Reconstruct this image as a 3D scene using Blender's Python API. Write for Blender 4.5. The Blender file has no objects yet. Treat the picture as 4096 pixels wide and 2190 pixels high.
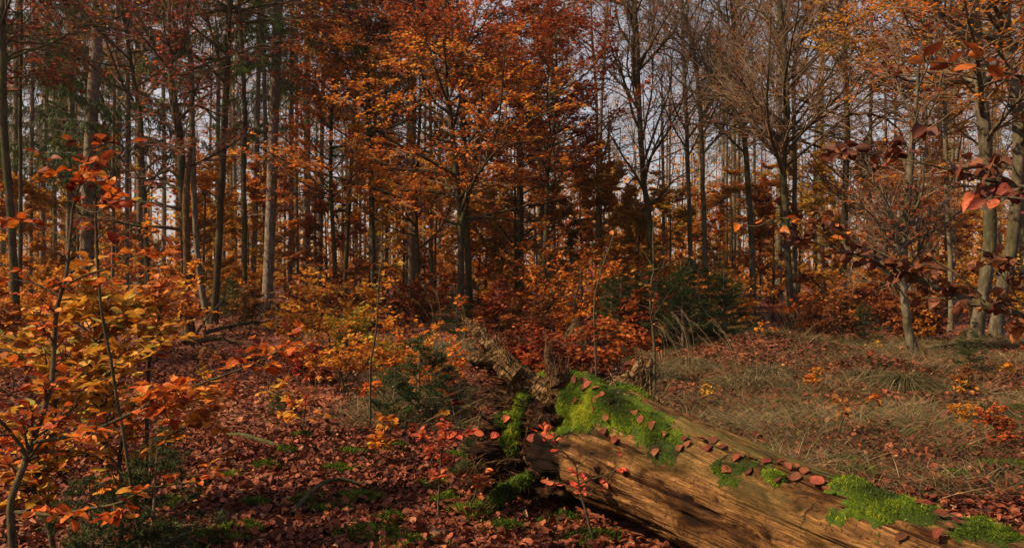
import bpy, math, random
import numpy as np
from mathutils import Vector

C = bpy.context.scene.collection
W, HH, F, HC, VC = 1024, 547, 800.0, 1.4, 273.5
def P(u, v, d):
    return np.array([(u-512)/F*d, d, HC-(v-VC)/F*d])
def unit(a):
    return a/np.maximum(np.linalg.norm(a, axis=-1, keepdims=True), 1e-9)

# ------------------------------------------------------------------ noise
_rs = np.random.RandomState(5)
_tab = _rs.rand(4096).astype(np.float64)
def _h(i, j, k):
    return _tab[(i*73856093 ^ j*19349663 ^ k*83492791) & 4095]
def vnoise(p):
    p = np.asarray(p, float); f0 = np.floor(p).astype(np.int64); t = p-f0; t = t*t*(3-2*t)
    i, j, k = f0[..., 0], f0[..., 1], f0[..., 2]; x, y, z = t[..., 0], t[..., 1], t[..., 2]
    def L(a, b, w): return a+(b-a)*w
    return L(L(L(_h(i,j,k), _h(i+1,j,k), x), L(_h(i,j+1,k), _h(i+1,j+1,k), x), y),
             L(L(_h(i,j,k+1), _h(i+1,j,k+1), x), L(_h(i,j+1,k+1), _h(i+1,j+1,k+1), x), y), z)
def fbm(p, o=4):
    s = 0; a = .5; p = np.asarray(p, float)
    for _ in range(o):
        s = s+a*vnoise(p); p = p*2.03+17.3; a *= .5
    return s/(1-.5**o)
def n2(x, y, s, o=3, z=0.0):
    x = np.asarray(x, float); y = np.asarray(y, float)
    return fbm(np.stack([x*s, y*s, np.zeros_like(x)+z], -1), o)

def ground(x, y):
    x = np.asarray(x, float); y = np.asarray(y, float)
    z = (n2(x, y, .9, 3)-.5)*.12+(n2(x, y, .16, 2, 9.1)-.5)*.34*np.clip((y-4)/10, 0, 1)
    near = np.exp(-((x-.9)**2+(y-4.)**2)/5.)
    z = z*(1-.75*near)
    z += .42*np.exp(-(((x-4.3)/1.25)**2+((y-13.2)/.9)**2))         # grassy hummock
    z += .20*np.exp(-(((x-5.0)/.7)**2+((y-11.2)/.6)**2))
    z += .22*np.exp(-(((x+1.1)/1.6)**2+((y-12.5)/1.2)**2))
    z += np.clip((y-45)/90, 0, 1)**2*1.6
    return z

# ------------------------------------------------------------------ mesh assembly
def tube_chunk(pts, rad, sides=6, mat=0, tint=None, cap=False):
    pts = np.asarray(pts, float); rad = np.asarray(rad, float)
    N, K, _ = pts.shape
    T = np.empty_like(pts); T[:, 1:-1] = pts[:, 2:]-pts[:, :-2]; T[:, 0] = pts[:, 1]-pts[:, 0]; T[:, -1] = pts[:, -1]-pts[:, -2]
    T = unit(T)
    m = unit(pts[:, -1]-pts[:, 0])
    ref = np.where(np.abs(m[:, 2:3]) > .8, np.array([[1., 0, 0]]), np.array([[0, 0, 1.]]))
    U = unit(np.cross(T, np.broadcast_to(ref[:, None, :], T.shape))); V = np.cross(T, U)
    a = np.arange(sides)*2*math.pi/sides
    v = pts[:, :, None, :]+rad[:, :, None, None]*(np.cos(a)[None, None, :, None]*U[:, :, None, :]+np.sin(a)[None, None, :, None]*V[:, :, None, :])
    verts = v.reshape(-1, 3)
    k = np.arange(K-1)[:, None]; s = np.arange(sides)[None, :]; s2 = (s+1) % sides
    q = np.stack([k*sides+s, k*sides+s2, (k+1)*sides+s2, (k+1)*sides+s], -1).reshape(-1, 4)
    faces = (q[None]+(np.arange(N)*K*sides)[:, None, None]).reshape(-1, 4)
    t = np.repeat(np.random.RandomState(N).rand(N) if tint is None else tint, (K-1)*sides)
    # uv: length in metres along, angle across
    L = np.concatenate([np.zeros((N, 1)), np.cumsum(np.linalg.norm(np.diff(pts, axis=1), axis=-1), 1)], 1)
    uv = np.stack([np.repeat(L.reshape(-1), sides), np.tile(a, N*K)], -1)
    return dict(v=verts, f=faces, m=mat, t=t, uv=uv)

OVAL = [(0, .0), (.12, .46), (.35, .92), (.6, .96), (.82, .6), (1.0, 0)]
def leaf_template(kind):
    if kind == 'dia':
        v = np.array([(0, 0, 0), (.45, .34, .0), (1, 0, 0), (.45, -.34, .0)], float)
        return v, np.array([[0, 1, 2, 3]])
    if kind == 'fold':                                   # two folded halves, six corners
        v = np.array([(0, 0, 0), (.3, .33, .07), (.75, .27, .05), (1, 0, 0), (.75, -.27, .05), (.3, -.33, .07)], float)
        return v, np.array([[0, 1, 2, 3], [0, 3, 4, 5]])
    rows = np.linspace(0, 1, 7); v = []; f = []
    wid = np.interp(rows, [o[0] for o in OVAL], [o[1]*.33 for o in OVAL])
    for r, w in zip(rows, wid):
        for c in (-1, -.5, 0, .5, 1): v.append((r, c*w, abs(c)*w*.28+.018*math.sin(r*26)*abs(c)))
    for r in range(6):
        for c in range(4): f.append((r*5+c, r*5+c+1, r*5+c+6, r*5+c+5))
    return np.array(v), np.array(f)
def leaf_chunk(pos, axis, nrm, size, tint, kind='dia', curl=None, mat=0, wscale=None):
    tv, tf = leaf_template(kind); N = len(pos); M = len(tv)
    axis = unit(axis); side = unit(np.cross(nrm, axis)); nn = np.cross(axis, side)
    x = np.broadcast_to(tv[None, :, 0], (N, M)).copy(); y = np.broadcast_to(tv[None, :, 1], (N, M)).copy(); z = np.broadcast_to(tv[None, :, 2], (N, M)).copy()
    if wscale is not None: y = y*wscale[:, None]
    if curl is not None:
        k = curl[:, :1]; z = z+k*(x-.3)**2*(1)-k*.1; z = z+curl[:, 1:2]*(y**2)*1.6+curl[:, 2:3]*x*y*.9
    v = pos[:, None, :]+size[:, None, None]*(x[..., None]*axis[:, None]+y[..., None]*side[:, None]+z[..., None]*nn[:, None])
    f = (tf[None]+(np.arange(N)*M)[:, None, None]).reshape(-1, tf.shape[1])
    return dict(v=v.reshape(-1, 3), f=f, m=mat, t=np.repeat(tint, len(tf)), uv=np.tile(tv[:, :2], (N, 1)))
def blade_chunk(base, d, bend, length, width, tint, mat=0, K=3):
    """grass blades / needles: ribbon of K segments, d start direction, bend added along the length"""
    N = len(base); s = np.linspace(0, 1, K+1)
    c = base[:, None, :]+length[:, None, None]*(s[None, :, None]*unit(d)[:, None]+(s**2)[None, :, None]*bend[:, None])
    side = unit(np.cross(d, np.array([[0, 0, 1.]])+.3*np.random.RandomState(3).randn(N, 3)))
    w = (width[:, None]*np.array([1-.95*t**1.6 for t in s])[None])[..., None]*side[:, None]
    v = np.stack([c-w/2, c+w/2], 2).reshape(-1, 3)
    k = np.arange(K); q = np.stack([2*k, 2*k+1, 2*k+3, 2*k+2], -1)
    f = (q[None]+(np.arange(N)*2*(K+1))[:, None, None]).reshape(-1, 4)
    return dict(v=v, f=f, m=mat, t=np.repeat(tint, K), uv=None)

def build(name, chunks, mats, parent=None, smooth=True):
    chunks = [c for c in chunks if len(c['v'])]
    me = bpy.data.meshes.new(name)
    nv = sum(len(c['v']) for c in chunks)
    co = np.concatenate([c['v'] for c in chunks]).astype(np.float32)
    li, ls, mi, ti, uvs = [], [], [], [], []
    off = 0; lo = 0; anyuv = any(c.get('uv') is not None for c in chunks)
    for c in chunks:
        f = c['f']; n, k = f.shape
        li.append((f+off).reshape(-1)); ls.append(lo+np.arange(n)*k); lo += n*k
        mi.append(np.full(n, c['m'])); ti.append(np.broadcast_to(c['t'], (n,)))
        if anyuv: uvs.append(c['uv'][f.reshape(-1)] if c.get('uv') is not None else np.zeros((n*k, 2)))
        off += len(c['v'])
    li = np.concatenate(li); ls = np.concatenate(ls)
    me.vertices.add(nv); me.vertices.foreach_set('co', co.reshape(-1))
    me.loops.add(len(li)); me.loops.foreach_set('vertex_index', li.astype(np.int32))
    me.polygons.add(len(ls)); me.polygons.foreach_set('loop_start', ls.astype(np.int32))
    me.polygons.foreach_set('material_index', np.concatenate(mi).astype(np.int32))
    me.polygons.foreach_set('use_smooth', np.full(len(ls), smooth))
    at = me.attributes.new('tint', 'FLOAT', 'FACE'); at.data.foreach_set('value', np.concatenate(ti).astype(np.float32))
    if anyuv:
        u = me.uv_layers.new(name='UVMap'); u.data.foreach_set('uv', np.concatenate(uvs).astype(np.float32).reshape(-1))
    me.update(calc_edges=True)
    for m in (mats if isinstance(mats, (list, tuple)) else [mats]): me.materials.append(m)
    o = bpy.data.objects.new(name, me); C.objects.link(o)
    if parent is not None: o.parent = parent
    return o
def shift(chunks, p):
    for c in chunks: c['v'] = c['v']-np.asarray(p)
    return chunks
def thing(name, label, cat, loc=(0, 0, 0), group=None, rz=0):
    o = bpy.data.objects.new(name, None); C.objects.link(o); o.location = tuple(float(q) for q in loc); o.rotation_euler = (0, 0, rz)
    o.empty_display_size = .2; o['label'] = label; o['category'] = cat
    if group: o['group'] = group
    return o
def tag(o, label, cat, group=None):
    o['label'] = label; o['category'] = cat
    if group: o['group'] = group
    return o
def dup(root, loc, rz=0, sc=1.0, label=None, group=None):
    r = root.copy(); C.objects.link(r); r.location = tuple(float(q) for q in loc); r.rotation_euler = (0, 0, rz); r.scale = (sc, sc, sc)
    if label: r['label'] = label
    if group: r['group'] = group
    for ch in KIDS[root.name]:
        c = ch.copy(); C.objects.link(c); c.parent = r
    return r
KIDS = {}

# ------------------------------------------------------------------ materials
def mat(name):
    m = bpy.data.materials.new(name); m.use_nodes = True; nt = m.node_tree
    for n in list(nt.nodes): nt.nodes.remove(n)
    out = nt.nodes.new('ShaderNodeOutputMaterial')
    def N(t, **k):
        n = nt.nodes.new(t)
        for a, b in k.items(): setattr(n, a, b)
        return n
    return m, nt, N, out
def ramp(N, stops, interp='LINEAR'):
    r = N('ShaderNodeValToRGB'); e = r.color_ramp.elements; r.color_ramp.interpolation = interp
    while len(e) < len(stops): e.new(.5)
    for x, (p, c) in zip(e, stops): x.position = p; x.color = (*c, 1) if len(c) == 3 else c
    return r
def leaf_mat(name, stops, trans=.45, rough=.55, veins=False, spec=.15):
    m, nt, N, out = mat(name); L = nt.links.new
    a = N('ShaderNodeAttribute', attribute_name='tint'); r = ramp(N, stops); L(a.outputs['Fac'], r.inputs[0])
    oi = N('ShaderNodeObjectInfo')
    hs = N('ShaderNodeHueSaturation')
    mp = N('ShaderNodeMapRange'); L(oi.outputs['Random'], mp.inputs[0]); mp.inputs[3].default_value = .482; mp.inputs[4].default_value = .515
    L(mp.outputs[0], hs.inputs['Hue']); L(r.outputs[0], hs.inputs['Color']); col = hs.outputs[0]
    b = N('ShaderNodeBsdfPrincipled'); b.inputs['Roughness'].default_value = rough; b.inputs['Specular IOR Level'].default_value = spec
    if veins:
        uv = N('ShaderNodeUVMap', uv_map='UVMap'); sx = N('ShaderNodeSeparateXYZ'); L(uv.outputs[0], sx.inputs[0])
        ab = N('ShaderNodeMath', operation='ABSOLUTE'); L(sx.outputs[1], ab.inputs[0])
        ph = N('ShaderNodeMath', operation='MULTIPLY_ADD'); L(ab.outputs[0], ph.inputs[0]); ph.inputs[1].default_value = -.75; L(sx.outputs[0], ph.inputs[2])
        mu = N('ShaderNodeMath', operation='MULTIPLY'); L(ph.outputs[0], mu.inputs[0]); mu.inputs[1].default_value = 62
        sn = N('ShaderNodeMath', operation='SINE'); L(mu.outputs[0], sn.inputs[0])
        gt = N('ShaderNodeMapRange'); L(sn.outputs[0], gt.inputs[0]); gt.inputs[1].default_value = .72; gt.inputs[2].default_value = 1.
        mid = N('ShaderNodeMapRange'); L(ab.outputs[0], mid.inputs[0]); mid.inputs[1].default_value = .012; mid.inputs[2].default_value = .03; mid.inputs[3].default_value = 1; mid.inputs[4].default_value = 0
        mx = N('ShaderNodeMath', operation='MAXIMUM'); L(gt.outputs[0], mx.inputs[0]); L(mid.outputs[0], mx.inputs[1])
        tc = N('ShaderNodeTexCoord'); nz = N('ShaderNodeTexNoise'); nz.inputs['Scale'].default_value = 45; nz.inputs['Detail'].default_value = 4; L(tc.outputs['Object'], nz.inputs[0])
        nr = N('ShaderNodeMapRange'); L(nz.outputs[0], nr.inputs[0]); nr.inputs[1].default_value = .3; nr.inputs[2].default_value = .7; nr.inputs[3].default_value = .62; nr.inputs[4].default_value = 1.2
        mm = N('ShaderNodeMix', data_type='RGBA', blend_type='MULTIPLY'); mm.inputs[0].default_value = 1; L(col, mm.inputs[6]); L(nr.outputs[0], mm.inputs[7])
        m2 = N('ShaderNodeMix', data_type='RGBA', blend_type='MULTIPLY'); L(mx.outputs[0], m2.inputs[0]); L(mm.outputs[2], m2.inputs[6]); m2.inputs[7].default_value = (.74, .66, .6, 1)
        col = m2.outputs[2]
        ns = N('ShaderNodeTexNoise'); ns.inputs['Scale'].default_value = 150; ns.inputs['Detail'].default_value = 2; L(tc.outputs['Object'], ns.inputs[0])
        sr = N('ShaderNodeMapRange'); L(ns.outputs[0], sr.inputs[0]); sr.inputs[1].default_value = .60; sr.inputs[2].default_value = .66
        m3 = N('ShaderNodeMix', data_type='RGBA', blend_type='MULTIPLY'); L(sr.outputs[0], m3.inputs[0]); L(col, m3.inputs[6]); m3.inputs[7].default_value = (.35, .24, .2, 1); col = m3.outputs[2]
        bp = N('ShaderNodeBump'); bp.inputs['Strength'].default_value = .18; bp.inputs['Distance'].default_value = .0008; L(sn.outputs[0], bp.inputs['Height']); L(bp.outputs[0], b.inputs['Normal'])
    L(col, b.inputs['Base Color'])
    t = N('ShaderNodeBsdfTranslucent'); L(col, t.inputs[0])
    mix = N('ShaderNodeMixShader'); mix.inputs[0].default_value = trans; L(b.outputs[0], mix.inputs[1]); L(t.outputs[0], mix.inputs[2]); L(mix.outputs[0], out.inputs[0])
    return m
def bark_mat(name, stops, moss=.3, scale=(5, 5, 1.2), bump=.6, crack=8., mosscol=(.045, .06, .012), dist=.012):
    m, nt, N, out = mat(name); L = nt.links.new
    tc = N('ShaderNodeTexCoord'); mp = N('ShaderNodeMapping'); L(tc.outputs['Object'], mp.inputs[0]); mp.inputs['Scale'].default_value = scale
    n1 = N('ShaderNodeTexNoise'); n1.inputs['Scale'].default_value = 1.6; n1.inputs['Detail'].default_value = 8; n1.inputs['Roughness'].default_value = .62; L(mp.outputs[0], n1.inputs[0])
    r = ramp(N, stops); L(n1.outputs[0], r.inputs[0])
    n2_ = N('ShaderNodeTexNoise'); n2_.inputs['Scale'].default_value = 1.4; n2_.inputs['Detail'].default_value = 5; L(tc.outputs['Object'], n2_.inputs[0])
    mr = N('ShaderNodeMapRange'); L(n2_.outputs[0], mr.inputs[0]); mr.inputs[1].default_value = .68-moss*.55; mr.inputs[2].default_value = .86-moss*.5
    mm = N('ShaderNodeMix', data_type='RGBA'); L(mr.outputs[0], mm.inputs[0]); L(r.outputs[0], mm.inputs[6]); mm.inputs[7].default_value = (*mosscol, 1)
    mp2 = N('ShaderNodeMapping'); L(tc.outputs['Object'], mp2.inputs[0]); mp2.inputs['Scale'].default_value = (crack, crack, crack*.28)
    vo = N('ShaderNodeTexVoronoi', feature='DISTANCE_TO_EDGE'); vo.inputs['Scale'].default_value = 2.4; L(mp2.outputs[0], vo.inputs[0])
    vr = N('ShaderNodeMapRange'); L(vo.outputs['Distance'], vr.inputs[0]); vr.inputs[2].default_value = .12
    ad = N('ShaderNodeMath', operation='ADD'); L(vr.outputs[0], ad.inputs[0]); L(n1.outputs[0], ad.inputs[1])
    bp = N('ShaderNodeBump'); bp.inputs['Strength'].default_value = bump; bp.inputs['Distance'].default_value = dist; L(ad.outputs[0], bp.inputs['Height'])
    b = N('ShaderNodeBsdfPrincipled'); b.inputs['Roughness'].default_value = .9; b.inputs['Specular IOR Level'].default_value = .06
    L(mm.outputs[2], b.inputs['Base Color']); L(bp.outputs[0], b.inputs['Normal']); L(b.outputs[0], out.inputs[0])
    return m
def tint_mat(name, stops, trans=0., rough=.8, spec=.15):
    m, nt, N, out = mat(name); L = nt.links.new
    a = N('ShaderNodeAttribute', attribute_name='tint'); r = ramp(N, stops); L(a.outputs['Fac'], r.inputs[0])
    b = N('ShaderNodeBsdfPrincipled'); b.inputs['Roughness'].default_value = rough; b.inputs['Specular IOR Level'].default_value = spec; L(r.outputs[0], b.inputs['Base Color'])
    if trans:
        t = N('ShaderNodeBsdfTranslucent'); L(r.outputs[0], t.inputs[0]); mix = N('ShaderNodeMixShader'); mix.inputs[0].default_value = trans
        L(b.outputs[0], mix.inputs[1]); L(t.outputs[0], mix.inputs[2]); L(mix.outputs[0], out.inputs[0])
    else: L(b.outputs[0], out.inputs[0])
    return m

ORANGE = [(0, (.13, .030, .009)), (.26, (.31, .078, .011)), (.55, (.51, .165, .016)), (.8, (.61, .27, .027)), (1, (.46, .32, .045))]
RED = [(0, (.055, .014, .009)), (.35, (.155, .036, .014)), (.75, (.31, .082, .020)), (1, (.46, .17, .028))]
CORAL = [(0, (.22, .04, .02)), (.4, (.42, .085, .035)), (.8, (.58, .16, .06)), (1, (.62, .24, .08))]
YELLOW = [(0, (.20, .05, .010)), (.3, (.40, .13, .015)), (.62, (.52, .26, .028)), (.85, (.5, .34, .05)), (1, (.24, .24, .04))]
RUST = [(0, (.06, .018, .012)), (.5, (.19, .058, .022)), (1, (.34, .13, .035))]
COPPER = [(0, (.035, .010, .008)), (.5, (.10, .027, .017)), (.85, (.18, .055, .030)), (1, (.32, .10, .035))]
LITTER = [(0, (.036, .012, .007)), (.3, (.10, .030, .015)), (.62, (.19, .058, .028)), (.88, (.28, .10, .045)), (1, (.30, .17, .09))]
CRIMSON = [(0, (.08, .016, .010)), (.4, (.22, .042, .018)), (.8, (.40, .095, .024)), (1, (.5, .17, .03))]
M = {}
for k, st in dict(orange=ORANGE, red=RED, yellow=YELLOW, rust=RUST, copper=COPPER, crimson=CRIMSON, coral=CORAL).items():
    M[k] = leaf_mat(k+'_leaf', st, trans=.5)
    M[k+'_near'] = leaf_mat(k+'_near_leaf', st, trans=.36 if k != 'copper' else .2, veins=True)
M['litter'] = leaf_mat('litter_leaf', LITTER, trans=.12, rough=.7, veins=True, spec=.12)
M['needle'] = tint_mat('spruce_needle', [(0, (.012, .026, .006)), (.6, (.032, .07, .012)), (1, (.09, .15, .022))], trans=.2, rough=.6)
M['needle_dark'] = tint_mat('thicket_needle', [(0, (.006, .013, .004)), (.6, (.018, .038, .008)), (1, (.05, .075, .014))], trans=.2, rough=.6)
M['needle_far'] = tint_mat('far_needle', [(0, (.016, .030, .008)), (.6, (.04, .070, .014)), (1, (.08, .11, .022))], trans=.25, rough=.6)
M['larch'] = tint_mat('larch_needle', [(0, (.16, .10, .02)), (.6, (.30, .18, .04)), (1, (.30, .26, .07))], trans=.3)
M['green_leaf'] = leaf_mat('green_leaf', [(0, (.03, .07, .008)), (.6, (.08, .15, .015)), (1, (.2, .2, .03))], trans=.4)
M['grass'] = tint_mat('dry_grass', [(0, (.022, .026, .009)), (.3, (.052, .046, .019)), (.7, (.125, .092, .045)), (1, (.30, .23, .13))], trans=.3)
M['green_grass'] = tint_mat('green_grass', [(0, (.03, .07, .008)), (.6, (.08, .16, .02)), (1, (.2, .22, .05))], trans=.35)
M['moss'] = tint_mat('moss_fronds', [(0, (.014, .016, .004)), (.3, (.032, .060, .005)), (.6, (.095, .155, .008)), (.85, (.21, .265, .012)), (1, (.36, .35, .03))], trans=.35)
M['beech'] = bark_mat('beech_bark', [(.25, (.035, .028, .02)), (.5, (.09, .076, .056)), (.75, (.17, .145, .11))], moss=.3, scale=(3, 3, 2), bump=.35, crack=3.)
M['pale_beech'] = bark_mat('pale_beech_bark', [(.3, (.022, .018, .012)), (.48, (.058, .049, .034)), (.68, (.13, .112, .08))], moss=.36, mosscol=(.034, .038, .013), scale=(4, 4, 2.2), bump=.5, crack=3.)
M['dark_bark'] = bark_mat('dark_mossy_bark', [(.25, (.012, .009, .006)), (.5, (.034, .027, .018)), (.75, (.075, .062, .04))], moss=.3, scale=(4, 4, 1.5), bump=.6)
M['spruce'] = bark_mat('spruce_bark', [(.25, (.05, .038, .03)), (.5, (.13, .105, .085)), (.75, (.22, .18, .15))], moss=.12, scale=(5, 5, 3), bump=.9, crack=7., dist=.02)
M['twig'] = bark_mat('twig_bark', [(.3, (.07, .045, .03)), (.6, (.18, .12, .08))], moss=.1, bump=.2)
M['sapling'] = bark_mat('sapling_bark', [(.3, (.02, .017, .010)), (.6, (.065, .053, .030))], moss=.3, scale=(20, 20, 8), bump=.4, crack=20., dist=.003)
# ------------------------------------------------------------------ ground
def ground_material():
    m, nt, N, out = mat('leaf_litter_soil'); L = nt.links.new
    tc = N('ShaderNodeTexCoord'); nz = N('ShaderNodeTexNoise'); nz.inputs['Scale'].default_value = 9; nz.inputs['Detail'].default_value = 3; L(tc.outputs['Object'], nz.inputs[0])
    mx = N('ShaderNodeMix', data_type='RGBA', blend_type='LINEAR_LIGHT'); mx.inputs[0].default_value = .06; L(tc.outputs['Object'], mx.inputs[6]); L(nz.outputs['Color'], mx.inputs[7])
    v1 = N('ShaderNodeTexVoronoi'); v1.inputs['Scale'].default_value = 17; L(mx.outputs[2], v1.inputs[0])
    sp = N('ShaderNodeSeparateColor'); L(v1.outputs['Color'], sp.inputs[0])
    r = ramp(N, [(0, (.028, .012, .008)), (.4, (.10, .032, .018)), (.75, (.19, .062, .034)), (1, (.27, .10, .055))]); L(sp.outputs[0], r.inputs[0])
    n2_ = N('ShaderNodeTexNoise'); n2_.inputs['Scale'].default_value = .8; n2_.inputs['Detail'].default_value = 6; L(tc.outputs['Object'], n2_.inputs[0])
    mr = N('ShaderNodeMapRange'); L(n2_.outputs[0], mr.inputs[0]); mr.inputs[1].default_value = .35; mr.inputs[2].default_value = .65; mr.inputs[3].default_value = .45; mr.inputs[4].default_value = 1.1
    m2 = N('ShaderNodeMix', data_type='RGBA', blend_type='MULTIPLY'); m2.inputs[0].default_value = 1; L(r.outputs[0], m2.inputs[6]); L(mr.outputs[0], m2.inputs[7])
    bp = N('ShaderNodeBump'); bp.inputs['Strength'].default_value = 1; bp.inputs['Distance'].default_value = .05; L(sp.outputs[1], bp.inputs['Height'])
    b = N('ShaderNodeBsdfPrincipled'); b.inputs['Roughness'].default_value = .8; b.inputs['Specular IOR Level'].default_value = .2; L(m2.outputs[2], b.inputs['Base Color']); L(bp.outputs[0], b.inputs['Normal']); L(b.outputs[0], out.inputs[0])
    return m
def make_ground():
    a = np.linspace(-1, 1, 361); xs = 260*np.sinh(5.2*a)/math.sinh(5.2)
    b = np.linspace(0, 1, 330); ys = -30+0*b; ys = np.concatenate([np.linspace(-60, 1.5, 20)[:-1], 1.5+320*np.sinh(5.4*b)/math.sinh(5.4)])
    X, Y = np.meshgrid(xs, ys); Z = ground(X, Y)
    v = np.stack([X, Y, Z], -1).reshape(-1, 3); nx, ny = len(xs), len(ys)
    i, j = np.meshgrid(np.arange(nx-1), np.arange(ny-1)); q = (j*nx+i).reshape(-1)
    f = np.stack([q, q+1, q+nx+1, q+nx], -1)
    o = build('ground', [dict(v=v, f=f, m=0, t=.5, uv=None)], ground_material()); o['kind'] = 'structure'
make_ground()

# ------------------------------------------------------------------ fallen log
def wood_material():
    m, nt, N, out = mat('weathered_log_wood'); L = nt.links.new
    uv = N('ShaderNodeUVMap', uv_map='UVMap')
    def noise(scale, sc, det=6, ro=.6, dist=0.):
        mp = N('ShaderNodeMapping'); mp.inputs['Scale'].default_value = sc; L(uv.outputs[0], mp.inputs[0])
        n = N('ShaderNodeTexNoise'); n.inputs['Scale'].default_value = scale; n.inputs['Detail'].default_value = det; n.inputs['Roughness'].default_value = ro; n.inputs['Distortion'].default_value = dist
        L(mp.outputs[0], n.inputs[0]); return n.outputs[0]
    def rng(x, a, b, c=0., d=1.):
        r = N('ShaderNodeMapRange'); L(x, r.inputs[0]); r.inputs[1].default_value = a; r.inputs[2].default_value = b; r.inputs[3].default_value = c; r.inputs[4].default_value = d; return r.outputs[0]
    def mulc(a, b, fac=None):
        x = N('ShaderNodeMix', data_type='RGBA', blend_type='MULTIPLY')
        if fac is None: x.inputs[0].default_value = 1
        else: L(fac, x.inputs[0])
        L(a, x.inputs[6])
        if isinstance(b, tuple): x.inputs[7].default_value = (*b, 1)
        else: L(b, x.inputs[7])
        return x.outputs[2]
    grain = noise(1, (4, 60, 1), 8, .7, 1.1); fine = noise(1, (18, 230, 1), 4, .6)
    base = ramp(N, [(.3, (.040, .019, .008)), (.46, (.10, .049, .018)), (.58, (.20, .102, .036)), (.74, (.40, .23, .088))]); L(grain, base.inputs[0])
    c = mulc(base.outputs[0], rng(fine, .35, .6, .55, 1.1))
    blot = noise(1, (2.2, 4.5, 1), 7, .68, .6)
    c = mulc(c, (.20, .15, .10), rng(blot, .47, .60)); big = noise(1, (.9, 1.6, 1), 4, .6, .4); c = mulc(c, (.42, .36, .30), rng(big, .5, .62))
    speck = noise(1, (42, 60, 1), 3, .7)
    c = mulc(c, (.18, .13, .09), rng(speck, .57, .65))
    cross = noise(1, (70, 5, 1), 3, .55)                      # short checks across the grain
    c = mulc(c, (.12, .08, .05), rng(cross, .63, .69))
    crack = noise(1, (.9, 26, 1), 3, .5, .5)
    ck = rng(crack, .57, .62); c = mulc(c, (.22, .14, .09), ck)
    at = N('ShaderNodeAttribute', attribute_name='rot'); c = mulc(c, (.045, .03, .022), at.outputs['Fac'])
    al = N('ShaderNodeAttribute', attribute_name='algae')
    g = N('ShaderNodeMix', data_type='RGBA'); L(al.outputs['Fac'], g.inputs[0]); L(c, g.inputs[6]); g.inputs[7].default_value = (.055, .052, .016, 1)
    ad = N('ShaderNodeMath', operation='SUBTRACT'); L(grain, ad.inputs[0]); L(ck, ad.inputs[1])
    a2 = N('ShaderNodeMath', operation='MULTIPLY_ADD'); L(fine, a2.inputs[0]); a2.inputs[1].default_value = .5; L(ad.outputs[0], a2.inputs[2])
    bp = N('ShaderNodeBump'); bp.inputs['Strength'].default_value = .9; bp.inputs['Distance'].default_value = .012; L(a2.outputs[0], bp.inputs['Height'])
    b = N('ShaderNodeBsdfPrincipled'); b.inputs['Roughness'].default_value = .8; b.inputs['Specular IOR Level'].default_value = .08
    L(g.outputs[2], b.inputs['Base Color']); L(bp.outputs[0], b.inputs['Normal']); L(b.outputs[0], out.inputs[0]); return m
def rot_material(name, stops, sc=(14, 14, 30), bump=1.0, rot=(0, 0, 0)):
    m, nt, N, out = mat(name); L = nt.links.new
    tc = N('ShaderNodeTexCoord'); mp = N('ShaderNodeMapping'); mp.inputs['Scale'].default_value = sc; ro = N('ShaderNodeVectorRotate', rotation_type='EULER_XYZ'); ro.inputs['Rotation'].default_value = rot; L(tc.outputs['Object'], ro.inputs['Vector']); L(ro.outputs[0], mp.inputs[0])
    n1 = N('ShaderNodeTexNoise'); n1.inputs['Scale'].default_value = 1; n1.inputs['Detail'].default_value = 9; n1.inputs['Roughness'].default_value = .7; n1.inputs['Distortion'].default_value = .8; L(mp.outputs[0], n1.inputs[0])
    r = ramp(N, stops); L(n1.outputs[0], r.inputs[0])
    bp = N('ShaderNodeBump'); bp.inputs['Strength'].default_value = bump; bp.inputs['Distance'].default_value = .03; L(n1.outputs[0], bp.inputs['Height'])
    b = N('ShaderNodeBsdfPrincipled'); b.inputs['Roughness'].default_value = .9; b.inputs['Specular IOR Level'].default_value = .05
    L(r.outputs[0], b.inputs['Base Color']); L(bp.outputs[0], b.inputs['Normal']); L(b.outputs[0], out.inputs[0]); return m
M['wood'] = wood_material()
M['rot'] = rot_material('rotten_root_wood', [(.32, (.006, .0035, .0025)), (.52, (.020, .010, .006)), (.66, (.085, .042, .019)), (.8, (.22, .12, .055))])
M['prong'] = rot_material('fibrous_root_wood', [(.34, (.008, .0045, .003)), (.46, (.035, .019, .009)), (.57, (.19, .115, .052)), (.68, (.44, .31, .17))], sc=(6, 60, 60), rot=(0, math.radians(46.5), 0))
M['root'] = rot_material('weathered_root_wood', [(.3, (.016, .009, .005)), (.48, (.055, .031, .016)), (.64, (.14, .082, .04)), (.8, (.26, .17, .09))], sc=(22, 22, 9))

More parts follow.
